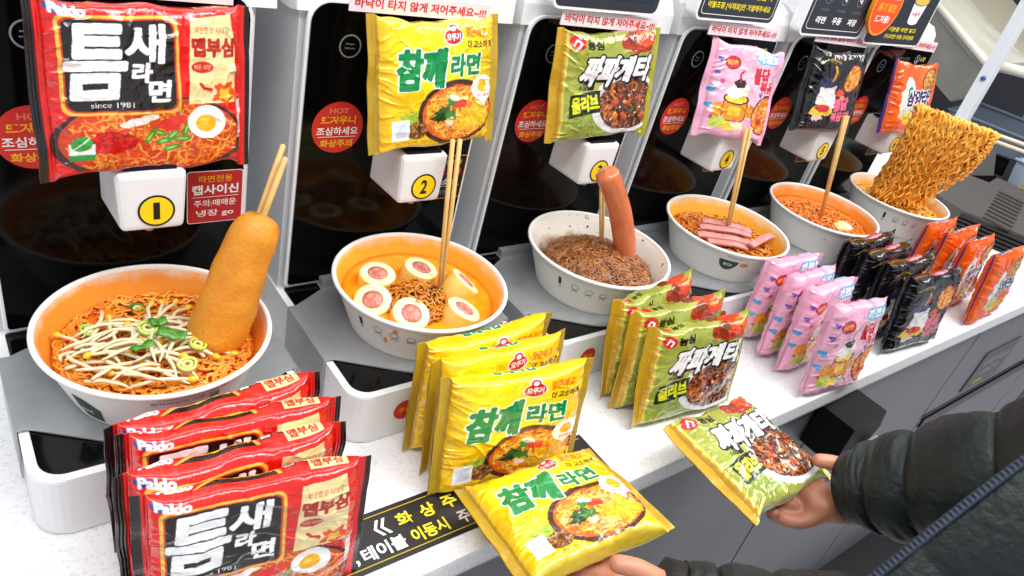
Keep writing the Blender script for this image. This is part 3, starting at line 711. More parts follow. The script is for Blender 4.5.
# instruction signs standing on the hoods
def sign(x0, x1, z0, z1, lab, kind, y=.072):
    t = thing('instruction_sign', lab, 'sign', ((x0 + x1) / 2, y, z0), 'instruction signs along the cooker hoods'); w = (x1 - x0) / 2; h = z1 - z0
    bm = bmesh.new(); extrude_poly(bm, rrect(-w, w, 0, h, .010), 'y', 0, .018, .0008); from_bm('board', bm, M_TRIM, t)
    D = Deco(); D.rect(-w + .003, w - .003, .003, h - .003, M_SIGN, 1, .008); D.build('sign_face', t)
    D = Deco(lambda x, z, k: (x, -.0003 - .0002 * k, z))
    if kind == 0:
        a, b = .0075, .0083; P0 = rrect(-w + a, w - a, a, h - a, .006); P1 = rrect(-w + b, w - b, b, h - b, .0052)
        n = len(P0)
        for q in range(n): D.poly([P0[q], P0[(q + 1) % n], P1[(q + 1) % n], P1[q]], M_WPR, 1)
        D.text('라면을 끓인후, 물높이', 0, .034, w * 1.5, .009, M_YPR, 1, .02); D.text('약불조절 [식재료]만 가열해주세요', 0, .019, w * 1.6, .009, M_YPR, 1, .02); D.ell(0, .052, .02, .008, M_WPR, 1); D.text('조리 방법', 0, h - .02, .06, .012, M_WPR, 1, .02)
    elif kind == 1:
        a, b = .0095, .0103; P0 = rrect(-w + a, w - a, a, h - a, .008); P1 = rrect(-w + b, w - b, b, h - b, .0072); n = len(P0)
        for q in range(n): D.poly([P0[q], P0[(q + 1) % n], P1[(q + 1) % n], P1[q]], M_WPR, 1)
        D.text('용기 선택', 0, h - .012, .06, .008, M_YPR, 1, .02)
        for q, (s1, s2) in enumerate((('네', '라면'), ('네', '우동'), ('네', '짜장'))):
            cx = (q - 1) * .042
            D.ring(cx, .056, .0098, .0108, M_GREYP, 1, 30); D.text(s1, cx, .056, .008, .012, M_WPR, 1, .03); D.text('조리버튼', cx, .037, .022, .0035, M_GREYP, 1); D.text(s2, cx, .023, .024, .010, M_WPR, 1, .03)
    elif kind == 2:
        D.poly([(.016, .040), (.048, .040), (.054, .072), (.01, .072)], M_WPR, 1); D.ell(.032, .040, .016, .005, M_WPR, 2); D.ell(.032, .072, .024, .0075, M_GREYP, 3); D.ell(.032, .072, .022, .006, mat('noodle_print', (230, 190, 80), .5), 4)
        D.text('누들쿡', .032, .052, .026, .007, mat('pink_print', (226, 110, 120), .5), 3); D.line(.009, .072, .014, .12, .0012, M_WPR, 1); D.line(.055, .072, .050, .12, .0012, M_WPR, 1)
        D.text('기본용 라면 넣고', .014, .026, .090, .0072, M_YPR, 1, .02); D.text('기다리면 자동 조리완료', .014, .0145, .098, .0072, M_YPR, 1, .02)
    elif kind == 3:
        D.rect(-w + .012, w - .012, .014, h - .02, mat('screen_blue', (18, 40, 64), .25), 1); D.text('사용 안내', 0, .06, .08, .014, M_GREYP, 1, .01)
    D.build('sign_lettering', t)
    return t
sign(.402, .562, .261, .38, 'black rectangular sign above the green packet at the top edge', 3)
sign(.628, .788, .262, .39, 'charcoal rounded sign with yellow writing above the pink packet', 0)
sign(.857, 1.022, .253, .38, 'charcoal rounded sign with three round symbols above the black packet', 1)
sign(1.035, 1.218, .247, .38, 'charcoal sign with a drawn noodle cup above the orange packet', 2)
t = thing('round_notice', 'orange red round notice overlapping the noodle cup sign', 'sign', (1.043, .062, .305))
bm = bmesh.new(); extrude_poly(bm, [(.040 * math.cos(a), .042 * math.sin(a)) for a in np.linspace(0, 2 * PI, 48, endpoint=False)], 'y', 0, .006, .0005); from_bm('board', bm, mat('sign_orange_rim', (250, 150, 40), .4), t)
D = Deco(); D.ell(0, 0, .0365, .0385, M_OR, 1); D.line(-.026, .013, .028, .013, .0012, M_WPR, 2); D.text('주의사항', 0, .022, .04, .009, M_WPR, 2, .03); D.text('용기 밑면', 0, .0, .052, .012, M_GOLD, 2, .03); D.text('뜨거움!', 0, -.017, .042, .011, M_WPR, 2, .03); D.build('notice_lettering', t)

# ------------------------------------------------------------------ bowls and food
BT, BB, BH = .0895, .068, .0565      # outer top radius, bottom radius, height; base stands on the hob plate at z=-.0565
def stain_mat(name, rgb, lvl, spread=.012, specks=None):
    m = bpy.data.materials.new(name); m.use_nodes = True; nt = m.node_tree; b = nt.nodes['Principled BSDF']; b.inputs['Roughness'].default_value = .45
    tc = nt.nodes.new('ShaderNodeTexCoord'); sp = nt.nodes.new('ShaderNodeSeparateXYZ'); n = nt.nodes.new('ShaderNodeTexNoise'); n.inputs['Scale'].default_value = 40; n.inputs['Detail'].default_value = 5
    ma = nt.nodes.new('ShaderNodeMath'); ma.operation = 'MULTIPLY_ADD'; ma.inputs[1].default_value = .03
    mr = nt.nodes.new('ShaderNodeMapRange'); mr.inputs['From Min'].default_value = lvl + .015; mr.inputs['From Max'].default_value = lvl + .015 + spread
    mx = nt.nodes.new('ShaderNodeMixRGB'); mx.inputs[1].default_value = [*lin(rgb), 1]; mx.inputs[2].default_value = [*lin((240, 234, 222)), 1]
    nt.links.new(tc.outputs['Object'], sp.inputs[0]); nt.links.new(tc.outputs['Object'], n.inputs['Vector']); nt.links.new(n.outputs['Fac'], ma.inputs[0]); nt.links.new(sp.outputs['Z'], ma.inputs[2])
    nt.links.new(ma.outputs[0], mr.inputs['Value']); nt.links.new(mr.outputs[0], mx.inputs[0])
    if specks:
        n2 = nt.nodes.new('ShaderNodeTexNoise'); n2.inputs['Scale'].default_value = 150; r = nt.nodes.new('ShaderNodeValToRGB'); r.color_ramp.elements[0].position = .66; r.color_ramp.elements[1].position = .70
        nt.links.new(tc.outputs['Object'], n2.inputs['Vector']); nt.links.new(n2.outputs['Fac'], r.inputs[0])
        m2 = nt.nodes.new('ShaderNodeMixRGB'); m2.inputs[2].default_value = [*lin(specks), 1]; nt.links.new(r.outputs[0], m2.inputs[0]); nt.links.new(mx.outputs[0], m2.inputs[1]); nt.links.new(m2.outputs[0], b.inputs['Base Color'])
    else: nt.links.new(mx.outputs[0], b.inputs['Base Color'])
    return m
def rout(z): return BB + (BT - BB) * (z / BH)
def bowl(i, label, inner, marks):
    t = thing('paper_bowl', label, 'bowl', (i * PITCH, 0, -.0564), 'paper bowls on the cookers')
    bm = bmesh.new()
    prof = [(0, .004), (BB - .004, .004), (BB - .002, .0), (BB, .0)] + [(rout(z), z) for z in np.linspace(.003, BH - .004, 6)]
    prof += [(BT + .0022 * math.cos(a), BH - .0022 + .0022 * math.sin(a)) for a in np.linspace(-1.2, PI * .95, 9)]
    prof += [(BT - .0025, BH - .004)]
    lathe(bm, prof, 96); o = from_bm('bowl_wall', bm, M_PAPER, t, True)
    bm = bmesh.new(); lathe(bm, [(BT - .0022, BH - .003)] + [(rout(z) - .0016, z) for z in np.linspace(BH - .006, .006, 10)] + [(0, .0055)], 96)
    from_bm('stained_lining', bm, inner, o, True)
    def f(x, z, k):   # x = angle-length, z = height; facing azimuth measured from -y
        a = -PI / 2 + x / .08; r = rout(z) + .0003 * k; return (r * math.cos(a), r * math.sin(a), z)
    D = Deco(lambda x, z, k: (x, float(k), z)); marks(D)
    q = D.build('printed_marks', o); bm = bmesh.new(); bm.from_mesh(q.data); bmesh.ops.triangulate(bm, faces=bm.faces[:])
    for _ in range(5):
        es = [e for e in bm.edges if e.calc_length() > .0035]
        if not es: break
        bmesh.ops.subdivide_edges(bm, edges=es, cuts=1)
    for v in bm.verts: v.co = f(v.co.x, v.co.z, v.co.y)
    bm.to_mesh(q.data); bm.free()
    return t
M_PG = mat('pale_grey_print', (118, 120, 120), .5); M_DGR = mat('dark_green_print', (30, 52, 44), .5); M_SPILL = mat('soup_spill', (232, 150, 60), .4)
def fine(D, pts, m): 
    for a, b in zip(pts, pts[1:]): D.line(*a, *b, .0007, m)
def marks_a(D):
    for k in range(3):     # small utensil icons
        x = -.082 + k * .017; D.ring(x, .036 - k * .001, .0038, .0044, M_PG, 1, 16); D.line(x - .004, .028, x + .004, .033, .0008, M_PG); D.line(x + .004, .028, x - .004, .033, .0008, M_PG)
    D.rect(-.104, -.100, .030, .041, M_INK, 1, .001); D.text('PP', -.102, .0265, .004, .003, M_PG, 1)
def marks_1(D):
    D.poly([(-.083, .006), (-.066, .004), (-.064, .022), (-.076, .033), (-.086, .034), (-.087, .018)], M_DGR, 1)
    D.text('food', -.0775, .017, .010, .005, M_WPR, 2)
    fine(D, [(-.020, .047), (-.0, .0475), (.03, .046)], M_PG); D.text('전자레인지 사용가능', .0, .042, .05, .004, M_PG, 1); D.rect(.018, .026, .034, .040, M_GREYP, 1, .001)
    D.poly([(-.010, .030), (-.002, .034), (.004, .030), (.002, .0290), (-.002, .032), (-.008, .0290)], M_GREYP, 1)
    D.text('PAPER', -.003, .025, .012, .003, M_PG, 1)
def marks_4(D):
    D.poly([(-.062 + .013 * math.cos(a), .040 + .017 * math.sin(a)) for a in np.linspace(PI, 2 * PI, 24)], M_DGR, 1); D.text('eco', -.062, .033, .012, .005, M_WPR, 2)
    fine(D, [(-.068, .047), (-.045, .046)], M_PG); D.ell(-.040, .036, .006, .0035, M_SPILL, 1)
    D.ring(.0, .034, .0035, .0045, M_PG, 1, 16); D.rect(.012, .019, .030, .038, M_GREYP, 1, .001); fine(D, [(.0, .024), (.02, .024)], M_PG); D.text('PAPER', .010, .020, .02, .003, M_PG, 1)
def marks_5(D):
    D.poly([(.004 + .014 * math.cos(a), .034 + .016 * math.sin(a)) for a in np.linspace(PI, 2 * PI, 24)], M_DGR, 1); D.text('eco', .004, .028, .012, .005, M_WPR, 2)
    fine(D, [(-.008, .043), (.014, .0425)], M_PG); D.ell(-.012, .026, .006, .002, M_SPILL, 1); D.ring(.040, .03, .0035, .0045, M_PG, 1, 16)
def marks_2(D):
    marks_a(D); D.ell(-.074, .024, .0022, .0045, M_SPILL, 1); D.ell(-.064, .042, .0025, .0035, M_SPILL, 1)
SOUP_Z = -.020
bowl(0, 'large white paper bowl with spicy noodle soup, leftmost, corn dog leaning in it', stain_mat('stain_orange_a', (238, 150, 48), .047, .018), marks_1)
bowl(1, 'white paper bowl of orange soup holding cut egg rolls', stain_mat('stain_orange_b', (248, 172, 48), .047, .02), marks_2)
bowl(2, 'white paper bowl of brown noodles with dark sauce specks on its lining', stain_mat('stain_brown', (176, 130, 90), .020, .012, (70, 36, 18)), marks_a)
bowl(3, 'white paper bowl with yellow lining holding pink ham strips', stain_mat('stain_yellow', (246, 178, 52), .045, .02), marks_4)
bowl(4, 'white paper bowl full of deep orange soup, fifth from the left', stain_mat('stain_red_orange', (242, 144, 44), .047, .02), marks_5)
bowl(5, 'white paper bowl at the far end under the lifted noodles', stain_mat('stain_golden', (240, 170, 70), .040, .02), marks_a)

def soup(i, name, rgb, rgb2, z, label, rough=.12):
    m = mat(name + '_broth', rgb, rough, noise=(rgb2, 45, .35, .7), bump=(160, .25, .003), coat=.3)
    bm = bmesh.new(); zz = z + .0564; R = rout(zz) - .0022; lathe(bm, [(0, 0), (R * .5, 0), (R * .9, 0), (R, -.0002), (R - .001, -.004), (0, -.004)], 64)
    o = from_bm('soup', bm, m, None, True); o.location = (i * PITCH, 0, z); tag(o, label, 'soup', None, 'stuff')
soup(0, 'red_orange', (232, 118, 22), (200, 80, 16), -.0245, 'orange broth in the leftmost bowl under bean sprouts and noodles')
soup(1, 'yellow_orange', (246, 164, 26), (238, 138, 18), -.0205, 'bright orange broth around the egg rolls')
soup(3, 'brown_orange', (214, 130, 34), (170, 84, 20), -.0235, 'golden brown broth under the pink ham strips')
soup(4, 'red', (230, 126, 30), (200, 92, 20), -.0190, 'deep orange broth in the fifth bowl')
soup(5, 'golden', (224, 168, 60), (206, 140, 40), -.0200, 'golden broth in the farthest bowl')

def noodle_heap(i, cx, cy, R, z0, hgt, n, rgb, rgb2, label, w=.0013, amp=.0022, seg=46, seed=1, seglen=.0026, R2=None, name='noodles', flatR=1., k=5):
    g = np.random.default_rng(seed); T = Tubes(); R2 = R2 or R
    for q in range(n):
        a = g.uniform(0, 2 * PI); r = math.sqrt(g.uniform(0, 1)) * .92
        x, y = R * r * math.cos(a), R2 * r * math.sin(a); th = g.uniform(0, 2 * PI); ph = g.uniform(0, 6.3); P = []; dz = g.uniform(-.002, .0025); bend = g.uniform(-.25, .25); cur = g.uniform(.7, 1.3)
        for s in range(seg):
            x += math.cos(th) * seglen; y += math.sin(th) * seglen; th += bend * .5 + g.uniform(-.15, .15)
            rr = math.hypot(x / R, y / R2)
            if rr > .97:
                t2 = math.atan2(y, x) + PI; dth = (t2 - th + PI) % (2 * PI) - PI; th += dth * .5; x *= .97 / rr; y *= .97 / rr
            wv = math.sin(s * 1.15 * cur + ph) * amp
            h = z0 + hgt * (1 - min(1, rr) ** 2) + dz + .0012 * math.sin(s * .7 + ph * 2)
            P.append((x - math.sin(th) * wv, y + math.cos(th) * wv, h))
        T.add(P, w, k)
    m = mat(name + '_' + str(i), rgb, .28, coat=.3, noise=(rgb2, 70, .35, .65), spec=.5)
    o = T.build('noodles', m); o.location = (i * PITCH + cx, cy, 0); return tag(o, label, 'noodles', None, 'stuff')
noodle_heap(0, 0, 0, .077, -.0235, .004, 120, (240, 166, 60), (226, 128, 34), 'curly orange ramen noodles in the leftmost bowl', seed=2)
noodle_heap(1, -.014, -.016, .036, -.018, .014, 70, (226, 142, 34), (180, 104, 24), 'small heap of seasoned noodles between the egg rolls', w=.0011, amp=.002, seg=30, seed=3, seglen=.0018)
noodle_heap(1, 0, 0, .074, -.0265, .003, 50, (240, 160, 50), (230, 130, 30), 'noodles sunken in the egg roll broth', seed=13)
noodle_heap(2, .002, -.006, .068, -.0265, .024, 230, (166, 104, 50), (112, 62, 24), 'glossy brown black bean noodles heaped in the third bowl', w=.0017, amp=.0022, seed=4)
noodle_heap(3, 0, 0, .076, -.0225, .002, 90, (226, 150, 46), (190, 90, 24), 'orange noodles beneath the pink ham strips', seed=5, seg=36)
noodle_heap(4, -.004, -.010, .072, -.0200, .003, 100, (238, 150, 54), (220, 112, 30), 'orange noodles soaked in the fifth bowl', seed=6, seg=36)
noodle_heap(5, 0, -.004, .076, -.0205, .003, 90, (236, 186, 70), (216, 150, 40), 'yellow noodles left in the farthest bowl', seed=8, seg=36)

# toppings of bowl 1
g = np.random.default_rng(11); T = Tubes(); T2 = Tubes()
for q in range(64):
    a = g.uniform(0, 2 * PI); r = .052 * math.sqrt(g.uniform(0, 1)); x, y = r * math.cos(a) - .014, r * math.sin(a) * .8 - .012; th = g.uniform(0, PI) if q % 3 else g.uniform(-.3, .6); L = g.uniform(.028, .055); bend = g.uniform(-1.6, 1.6)
    P = []; h = -.0165 + .013 * max(0, 1 - ((x + .015) ** 2 + (y + .012) ** 2) / .055 ** 2) + g.uniform(-.002, .003); tl = g.uniform(-.12, .12)
    px, py = x - math.cos(th) * L / 2, y - math.sin(th) * L / 2
    for s in range(16):
        rr = math.hypot(px, py); qx, qy = (px, py) if rr < .072 else (px * .072 / rr, py * .072 / rr)
        P.append((qx, qy, max(-.021, h + (s / 15 - .5) * L * tl - .004 * (2 * s / 15 - 1) ** 2))); th += bend / 16 + .12 * math.sin(s * .9 + q); px += math.cos(th) * L / 15; py += math.sin(th) * L / 15
    T.add(P, [.0006 + .0010 * min(1, s / 4) * (1 if s < 15 else .8) for s in range(16)], 7)
    if q % 2 == 0:
        e = np.array(P[-1]); d = np.array([math.cos(th), math.sin(th), 0]); T2.add([e - d * .001, e + d * .0012, e + d * .004, e + d * .0065], [.0012, .0028, .0027, .0008], 8)
o = T.build('bean_sprout_stems', mat('sprout_white', (226, 212, 176), .3, sss=.2)); tag(o, 'pale heap of bean sprout stems on the leftmost bowl', 'bean sprouts', None, 'stuff')
o2 = T2.build('sprout_heads', mat('sprout_head_yellow', (236, 190, 40), .35), o)
def scallion(x, y, z, r, tilt, lab, ringed=True, c=(150, 190, 60)):
    t = thing('scallion_slice', lab, 'scallion', (x, y, z), 'scallion slices on the bean sprouts', tilt)
    bm = bmesh.new(); n = 24
    prof = [(r, -.0015), (r, .0015), (r * .72, .0016), (r * .70, -.0015)]
    rings = [[bm.verts.new((p * math.cos(2 * PI * i / n) * (1 + .06 * math.sin(3 * 2 * PI * i / n)), p * math.sin(2 * PI * i / n), zz)) for i in range(n)] for p, zz in prof]
    for A, B in zip(rings, rings[1:] + rings[:1]):
        for i in range(n): bm.faces.new((A[i], A[(i + 1) % n], B[(i + 1) % n], B[i]))
    from_bm('outer_ring', bm, mat('scallion_%d' % c[0], c, .3, sss=.1), t, True)
    bm = bmesh.new(); lathe(bm, [(r * .55, -.001), (r * .55, .0012), (r * .3, .0012), (r * .28, -.001), (r * .55, -.001)], 20); from_bm('inner_ring', bm, mat('scallion_core', (216, 222, 140), .3), t, True)
scallion(-.008, -.004, -.0005, .0080, (.2, .1, 0), 'pale green scallion ring at the middle of the sprouts', c=(190, 210, 110))
scallion(.010, -.050, -.008, .0078, (.1, -.1, 0), 'pale scallion ring nearest the bowl front', c=(200, 212, 120))
scallion(.024, -.030, -.006, .0072, (.3, .1, 1), 'yellow green scallion ring beside the corn dog foot', c=(196, 206, 90))
scallion(-.047, .022, -.0125, .0070, (.1, .2, 0), 'light green scallion ring at the left of the sprouts', c=(170, 196, 80))
scallion(-.004, .050, -.0195, .0068, (.05, .1, 0), 'thin green scallion ring floating at the back', c=(70, 120, 40))
def leaf(x, y, z, L, w, rz, tx, lab):
    bm = bmesh.new(); 
    V = []
    for s in range(9):
        for k in range(7):
            a = -1.1 + 2.2 * k / 6; V.append(((s / 8 - .5) * L, w * math.sin(a), w * .6 * math.cos(a) + .001 * math.sin(s)))
    F = [(s * 7 + k, s * 7 + k + 1, (s + 1) * 7 + k + 1, (s + 1) * 7 + k) for s in range(8) for k in range(6)]
    o = from_py('scallion_leaf_piece', V, F, mat('leaf_green', (54, 118, 36), .28, noise=((90, 150, 50), 200, .4, .6)), None, True)
    md = o.modifiers.new('thick', 'SOLIDIFY'); md.thickness = .0012
    o.location = (x, y, z); o.rotation_euler = (tx, .1, rz); tag(o, lab, 'scallion', 'scallion slices on the bean sprouts')
leaf(.006, -.022, .0015, .022, .0052, -.55, .2, 'dark green scallion leaf piece at the centre of the sprouts')
leaf(-.018, -.028, -.001, .018, .0042, .45, -.2, 'dark green scallion leaf piece nearest the front left')
leaf(.000, -.002, .001, .013, .0045, .1, .1, 'short green scallion leaf piece behind the others')
# corn dog
A0, A1 = Vector((.038, -.014, -.032)), Vector((.083, -.002, .096)); ax = (A1 - A0); Lc = ax.length
t = thing('corn_dog', 'golden fried corn dog on wooden sticks leaning in the leftmost bowl', 'corn dog', A0); t.rotation_euler = ax.to_track_quat('Z', 'Y').to_euler()
prof = [(0, 0)]
for s in np.linspace(0, 1, 40):
    r = .0262 * (1 - .30 * s ** 1.3) * (.93 + .07 * min(1, s / .3)) * min(1, math.sqrt(max(0, 1 - (1 - min(1, s / .16)) ** 2)) + .0) * (math.sqrt(max(0, 1 - max(0, (s - .86) / .14) ** 2)) * .82 + .18 * (s < .999))
    prof.append((max(.0005, r), s * Lc))
prof.append((0, Lc)); bm = bmesh.new(); lathe(bm, prof, 48)
for v in bm.verts:
    n = .0006 * math.sin(v.co.z * 70 + 2 * math.atan2(v.co.y, v.co.x)) + .0003 * math.sin(v.co.z * 200 + v.co.x * 300)
    v.co.x += n; v.co.y += n * .6
from_bm('batter', bm, mat('fried_batter', (226, 152, 42), .5, noise=((208, 126, 26), 45, .3, .75), bump=(260, .45, .002)), t, True)
for k, (dx, l) in enumerate(((-.0022, .052), (.0026, .060))):
    tube('wooden_stick', [(dx, dx * .5, Lc - .03), (dx * 1.2, 0, Lc), (dx * 1.6, .001, Lc + l)], [.0026, .0026, .0022], mat('wood_stick', (222, 184, 116), .5, noise=((206, 164, 96), 60, .3, .7)), t, 8)

# egg rolls
M_EGGW = mat('egg_cream', (244, 226, 168), .35, noise=((248, 238, 200), 90, .4, .6), sss=.15); M_EGGY = mat('egg_yellow_side', (240, 186, 70), .35, noise=((246, 208, 110), 50, .4, .6)); M_SAUS = mat('sausage_pink', (188, 104, 92), .4, noise=((212, 146, 132), 260, .45, .6), bump=(600, .4, .001))
er = [(-.036, .024, .006, (.12, -.06, 0), 'back left, widest cut face up'), (.014, .020, .007, (.16, .10, .4), 'at the back beside the chopsticks foot'), (.052, -.012, .004, (.55, .35, .9), 'tipped over at the right'),
      (-.058, -.010, .000, (.25, -.38, .2), 'at the far left against the bowl wall'), (-.034, -.046, .003, (.42, -.12, .1), 'at the front, half sunken'), (.022, -.056, .004, (.30, .20, .7), 'at the front right')]
for x, y, z, rot, lab in er:
    t = thing('egg_roll', 'cut egg roll with pink sausage core, ' + lab, 'egg roll', (PITCH + x, y + .004, z - .0125), 'cut egg rolls in the second bowl', rot)
    bm = bmesh.new(); R = .0192; lathe(bm, [(.0105, .0), (.0175, .0004), (R - .0005, -.0012)], 40); top = from_bm('egg_cut_face', bm, M_EGGW, t, True)
    bm = bmesh.new(); lathe(bm, [(R - .0005, -.0012), (R, -.004), (R, -.026), (R - .003, -.030), (0, -.030)], 40); from_bm('egg_wrap', bm, M_EGGY, t, True)
    bm = bmesh.new(); lathe(bm, [(0, .0016), (.006, .0014), (.0098, .0006), (.0106, -.001), (.0106, -.004)], 32); from_bm('sausage_core', bm, M_SAUS, t, True)
    if y < -.04: pass
T = Tubes(); g = np.random.default_rng(5)
for q in range(46):
    a = g.uniform(0, 6.28); r = .024 * math.sqrt(g.uniform(0, 1)); x, y = PITCH - .008 + r * math.cos(a), -.018 + r * math.sin(a); th = g.uniform(0, 3); L = .004
    z = -.0035 - .014 * (r / .036) ** 2 + g.uniform(0, .0015)
    T.add([(x, y, z), (x + L * math.cos(th), y + L * math.sin(th), z + .0006)], .0007, 4)
tag(T.build('seaweed_flakes', mat('seaweed', (34, 36, 14), .5)), 'dark seaweed flakes sprinkled on the noodle heap', 'seaweed flakes', None, 'stuff')

# frankfurter bowl 3
x3 = 2 * PITCH
P = spline([(.060, -.012, -.014), (.047, -.006, .018), (.016, .0, .062), (-.022, .004, .100), (-.030, .005, .108)], 40) + np.array([x3, 0, 0])
P = spline([(x3 + .040, -.014, -.018), (x3 + .027, -.010, .014), (x3 + .006, -.006, .053), (x3 - .018, -.002, .087), (x3 - .032, .002, .106)], 40)
rr = [.0142 * math.sqrt(max(.02, 1 - max(0, (abs(s - .5) * 2 - .82) / .18) ** 2)) for s in np.linspace(0, 1, 40)]
t = thing('frankfurter', 'long shiny frankfurter sausage standing in the brown noodles', 'sausage', (0, 0, 0))
tube('sausage_skin', P, rr, mat('sausage_skin', (222, 130, 84), .22, noise=((204, 104, 62), 40, .3, .7), coat=.4), t, 24)
tube('wooden_stick', [P[4], P[0], P[0] + (P[0] - P[6]) * .3], .002, MATS['wood_stick'], t, 8)
# ham strips bowl 4
M_HAM = mat('ham_pink', (202, 126, 122), .42, noise=((214, 146, 140), 90, .4, .6))
for (x0, y0, x1, y1, z, lab) in ((-.060, .002, .012, -.040, -.008, 'front pink ham strip lying left to centre'), (-.044, .014, .026, -.026, -.005, 'pink ham strip in the middle of the pile'), (-.026, .026, .036, -.018, -.004, 'rearmost pink ham strip'),
                            (-.052, -.012, .000, -.044, -.012, 'lowest pink ham strip dipping in the broth'), (.000, -.048, .070, -.034, -.006, 'pink ham strip pointing right to the rim')):
    d = Vector((x1 - x0, y1 - y0, 0)); bm = bmesh.new(); bmesh.ops.create_grid(bm, x_segments=1, y_segments=1, size=.5); bm.free()
    bm = bmesh.new(); add_box(bm, (0, 0, 0), (d.length, .0110, .0042), .001, 2)
    bmesh.ops.subdivide_edges(bm, edges=[e for e in bm.edges if e.calc_length() > .03], cuts=8)
    for v in bm.verts: v.co.z += -.0025 * (2 * v.co.x / d.length) ** 2 + .0006 * math.sin(v.co.x * 150)
    o = from_bm('ham_strip', bm, M_HAM, None, True); o.location = (3 * PITCH + (x0 + x1) / 2, (y0 + y1) / 2, z); o.rotation_euler = (.15, 0, math.atan2(d.y, d.x)); tag(o, lab, 'ham', 'ham strips in the fourth bowl')
# veg bits bowl 4, dumpling in bowl 5
bm = bmesh.new(); bmesh.ops.create_uvsphere(bm, u_segments=24, v_segments=16, radius=1)
for v in bm.verts: v.co = Vector((v.co.x * .020 + .002 * math.sin(v.co.y * 6), v.co.y * .013, v.co.z * .006 + .0012 * math.sin(v.co.x * 7) * (v.co.z > 0)))
o = from_bm('poached_egg_white', bm, mat('pale_egg', (248, 214, 150), .3, noise=((252, 234, 190), 60, .4, .6), coat=.3), None, True); o.location = (4 * PITCH + .012, -.038, -.0165); tag(o, 'pale soft lump of egg at the front of the fifth bowl', 'egg')
def flakes(i, cx, cy, R, z, n, c, lab, nm, s=.003):
    T = Tubes(); g = np.random.default_rng(n)
    for q in range(n):
        a = g.uniform(0, 6.28); r = R * math.sqrt(g.uniform(0, 1)); x, y = i * PITCH + cx + r * math.cos(a), cy + r * math.sin(a); th = g.uniform(0, 3)
        T.add([(x, y, z), (x + s * math.cos(th), y + s * math.sin(th), z + .001)], g.uniform(.0008, .0018), 5)
    tag(T.build(nm, mat('flake_%d_%d' % (c[0], c[1]), c, .4)), lab, 'flakes', None, 'stuff')
flakes(3, -.05, .012, .014, -.0195, 14, (52, 60, 30), 'dark green vegetable flakes at the back left of the ham bowl', 'vegetable_flakes', .004)
flakes(5, -.05, -.02, .022, -.017, 26, (90, 84, 40), 'greenish vegetable flakes in the farthest bowl', 'vegetable_flakes')
flakes(4, -.02, .01, .05, -.0165, 40, (150, 48, 18), 'dark red pepper flakes in the fifth bowl', 'pepper_flakes')
flakes(0, .0, .0, .07, -.0195, 50, (190, 50, 16), 'red pepper flakes in the leftmost bowl', 'pepper_flakes', .002)

# chopsticks
M_CH = mat('chopstick_wood', (226, 190, 124), .48, noise=((212, 170, 100), 50, .3, .7))
def chop(a, b, off, lab, w=.0024):
    for k in (0, 1):
        o_ = Vector(off) * (k - .5)
        o = tube('chopstick', [Vector(a) + o_ * .5, (Vector(a) + Vector(b)) / 2 + o_, Vector(b) + o_ * 1.4], [w * .8, w, w * 1.05], M_CH, None, 8)
        tag(o, lab % (('left', 'right')[k]), 'chopstick', 'wooden chopsticks standing in the bowls')
chop((PITCH + .024, -.004, -.022), (PITCH + .029, .028, .140), (.0062, 0, 0), 'wooden chopstick standing in the egg roll bowl, %s of its pair')
chop((2 * PITCH + .020, .012, -.018), (2 * PITCH + .010, .062, .128), (.0060, 0, 0), 'wooden chopstick behind the frankfurter in the brown noodle bowl, %s of its pair', .0020)
chop((3 * PITCH + .006, -.002, -.022), (3 * PITCH - .016, .020, .140), (.0070, 0, 0), 'wooden chopstick standing in the ham strip bowl, %s of its pair')
chop((4 * PITCH - .002, -.004, -.020), (4 * PITCH - .052, .010, .156), (.0056, 0, 0), 'wooden chopstick standing in the fifth bowl, %s of its pair', .0028)
# lifted noodles with horizontal chopsticks
A = np.array([1.180, .006, .166]); dd = np.array([.70, -.71, -.075]); dd /= np.linalg.norm(dd); Ln = .142
for k in (0, 1):
    o = tube('lifting_chopstick', [A - dd * .008 + [0, 0, .004 - .009 * k], A + dd * .33 + [0, 0, .007 - .012 * k]], [.0022, .0034], mat('pale_wood', (232, 208, 176), .45), None, 8)
    tag(o, 'pale chopstick held level through the lifted noodles, ' + ('upper', 'lower')[k] + ' of the two', 'chopstick', 'pale chopsticks lifting noodles')
T = Tubes(); g = np.random.default_rng(21); C6 = np.array([5 * PITCH - .006, -.006, -.018])
pv = np.array([.71, .70, 0])
for q in range(240):
    s = g.uniform(0, 1); f = (q % 3 - 1) * .005 + g.uniform(-.002, .002); top = A + dd * (s * Ln) + pv * f + [0, 0, .007 + g.uniform(-.002, .002)]
    gap = (.14 < s < .22) and q % 3
    if gap: continue
    tgt = C6 + dd * ((s - .48) * .105) * np.array([1, 1, 0]) + pv * (f * 1.6 + g.uniform(-.012, .012)); L = g.uniform(.72, 1.0) if s > .72 else g.uniform(.9, 1.0)
    if s > .9: L = g.uniform(.35, .7)
    hash_ = g.uniform(0, 1, 3)
    ph = g.uniform(0, 6.3); ph2 = g.uniform(0, 6.3); P = []; fr = g.uniform(.55, 1.5)
    sg = 1 if f > 0 else -1
    P += [tuple(top - pv * sg * .007 + [0, 0, -.010]), tuple(top - pv * sg * .005 + [0, 0, -.001])]
    for k in range(54):
        u = k / 53 * L; w = .5 - .5 * math.cos(PI * min(1, u)); base = top * (1 - w) + tgt * w; base[2] = top[2] * (1 - u) + tgt[2] * u
        am = .0010 + .0016 * hash_[0] + .0008 * u; base = base + dd * hash_[1] * math.sin(u * 5 + ph2) * .006 + pv * hash_[2] * .004 * math.sin(u * 7 + ph)
        P.append(tuple(base + dd * am * math.sin(k * fr * (1.1 if q % 2 else .8) + ph) + pv * am * .9 * math.cos(k * fr * .9 + ph2)))
    T.add(P, .0020, 5)
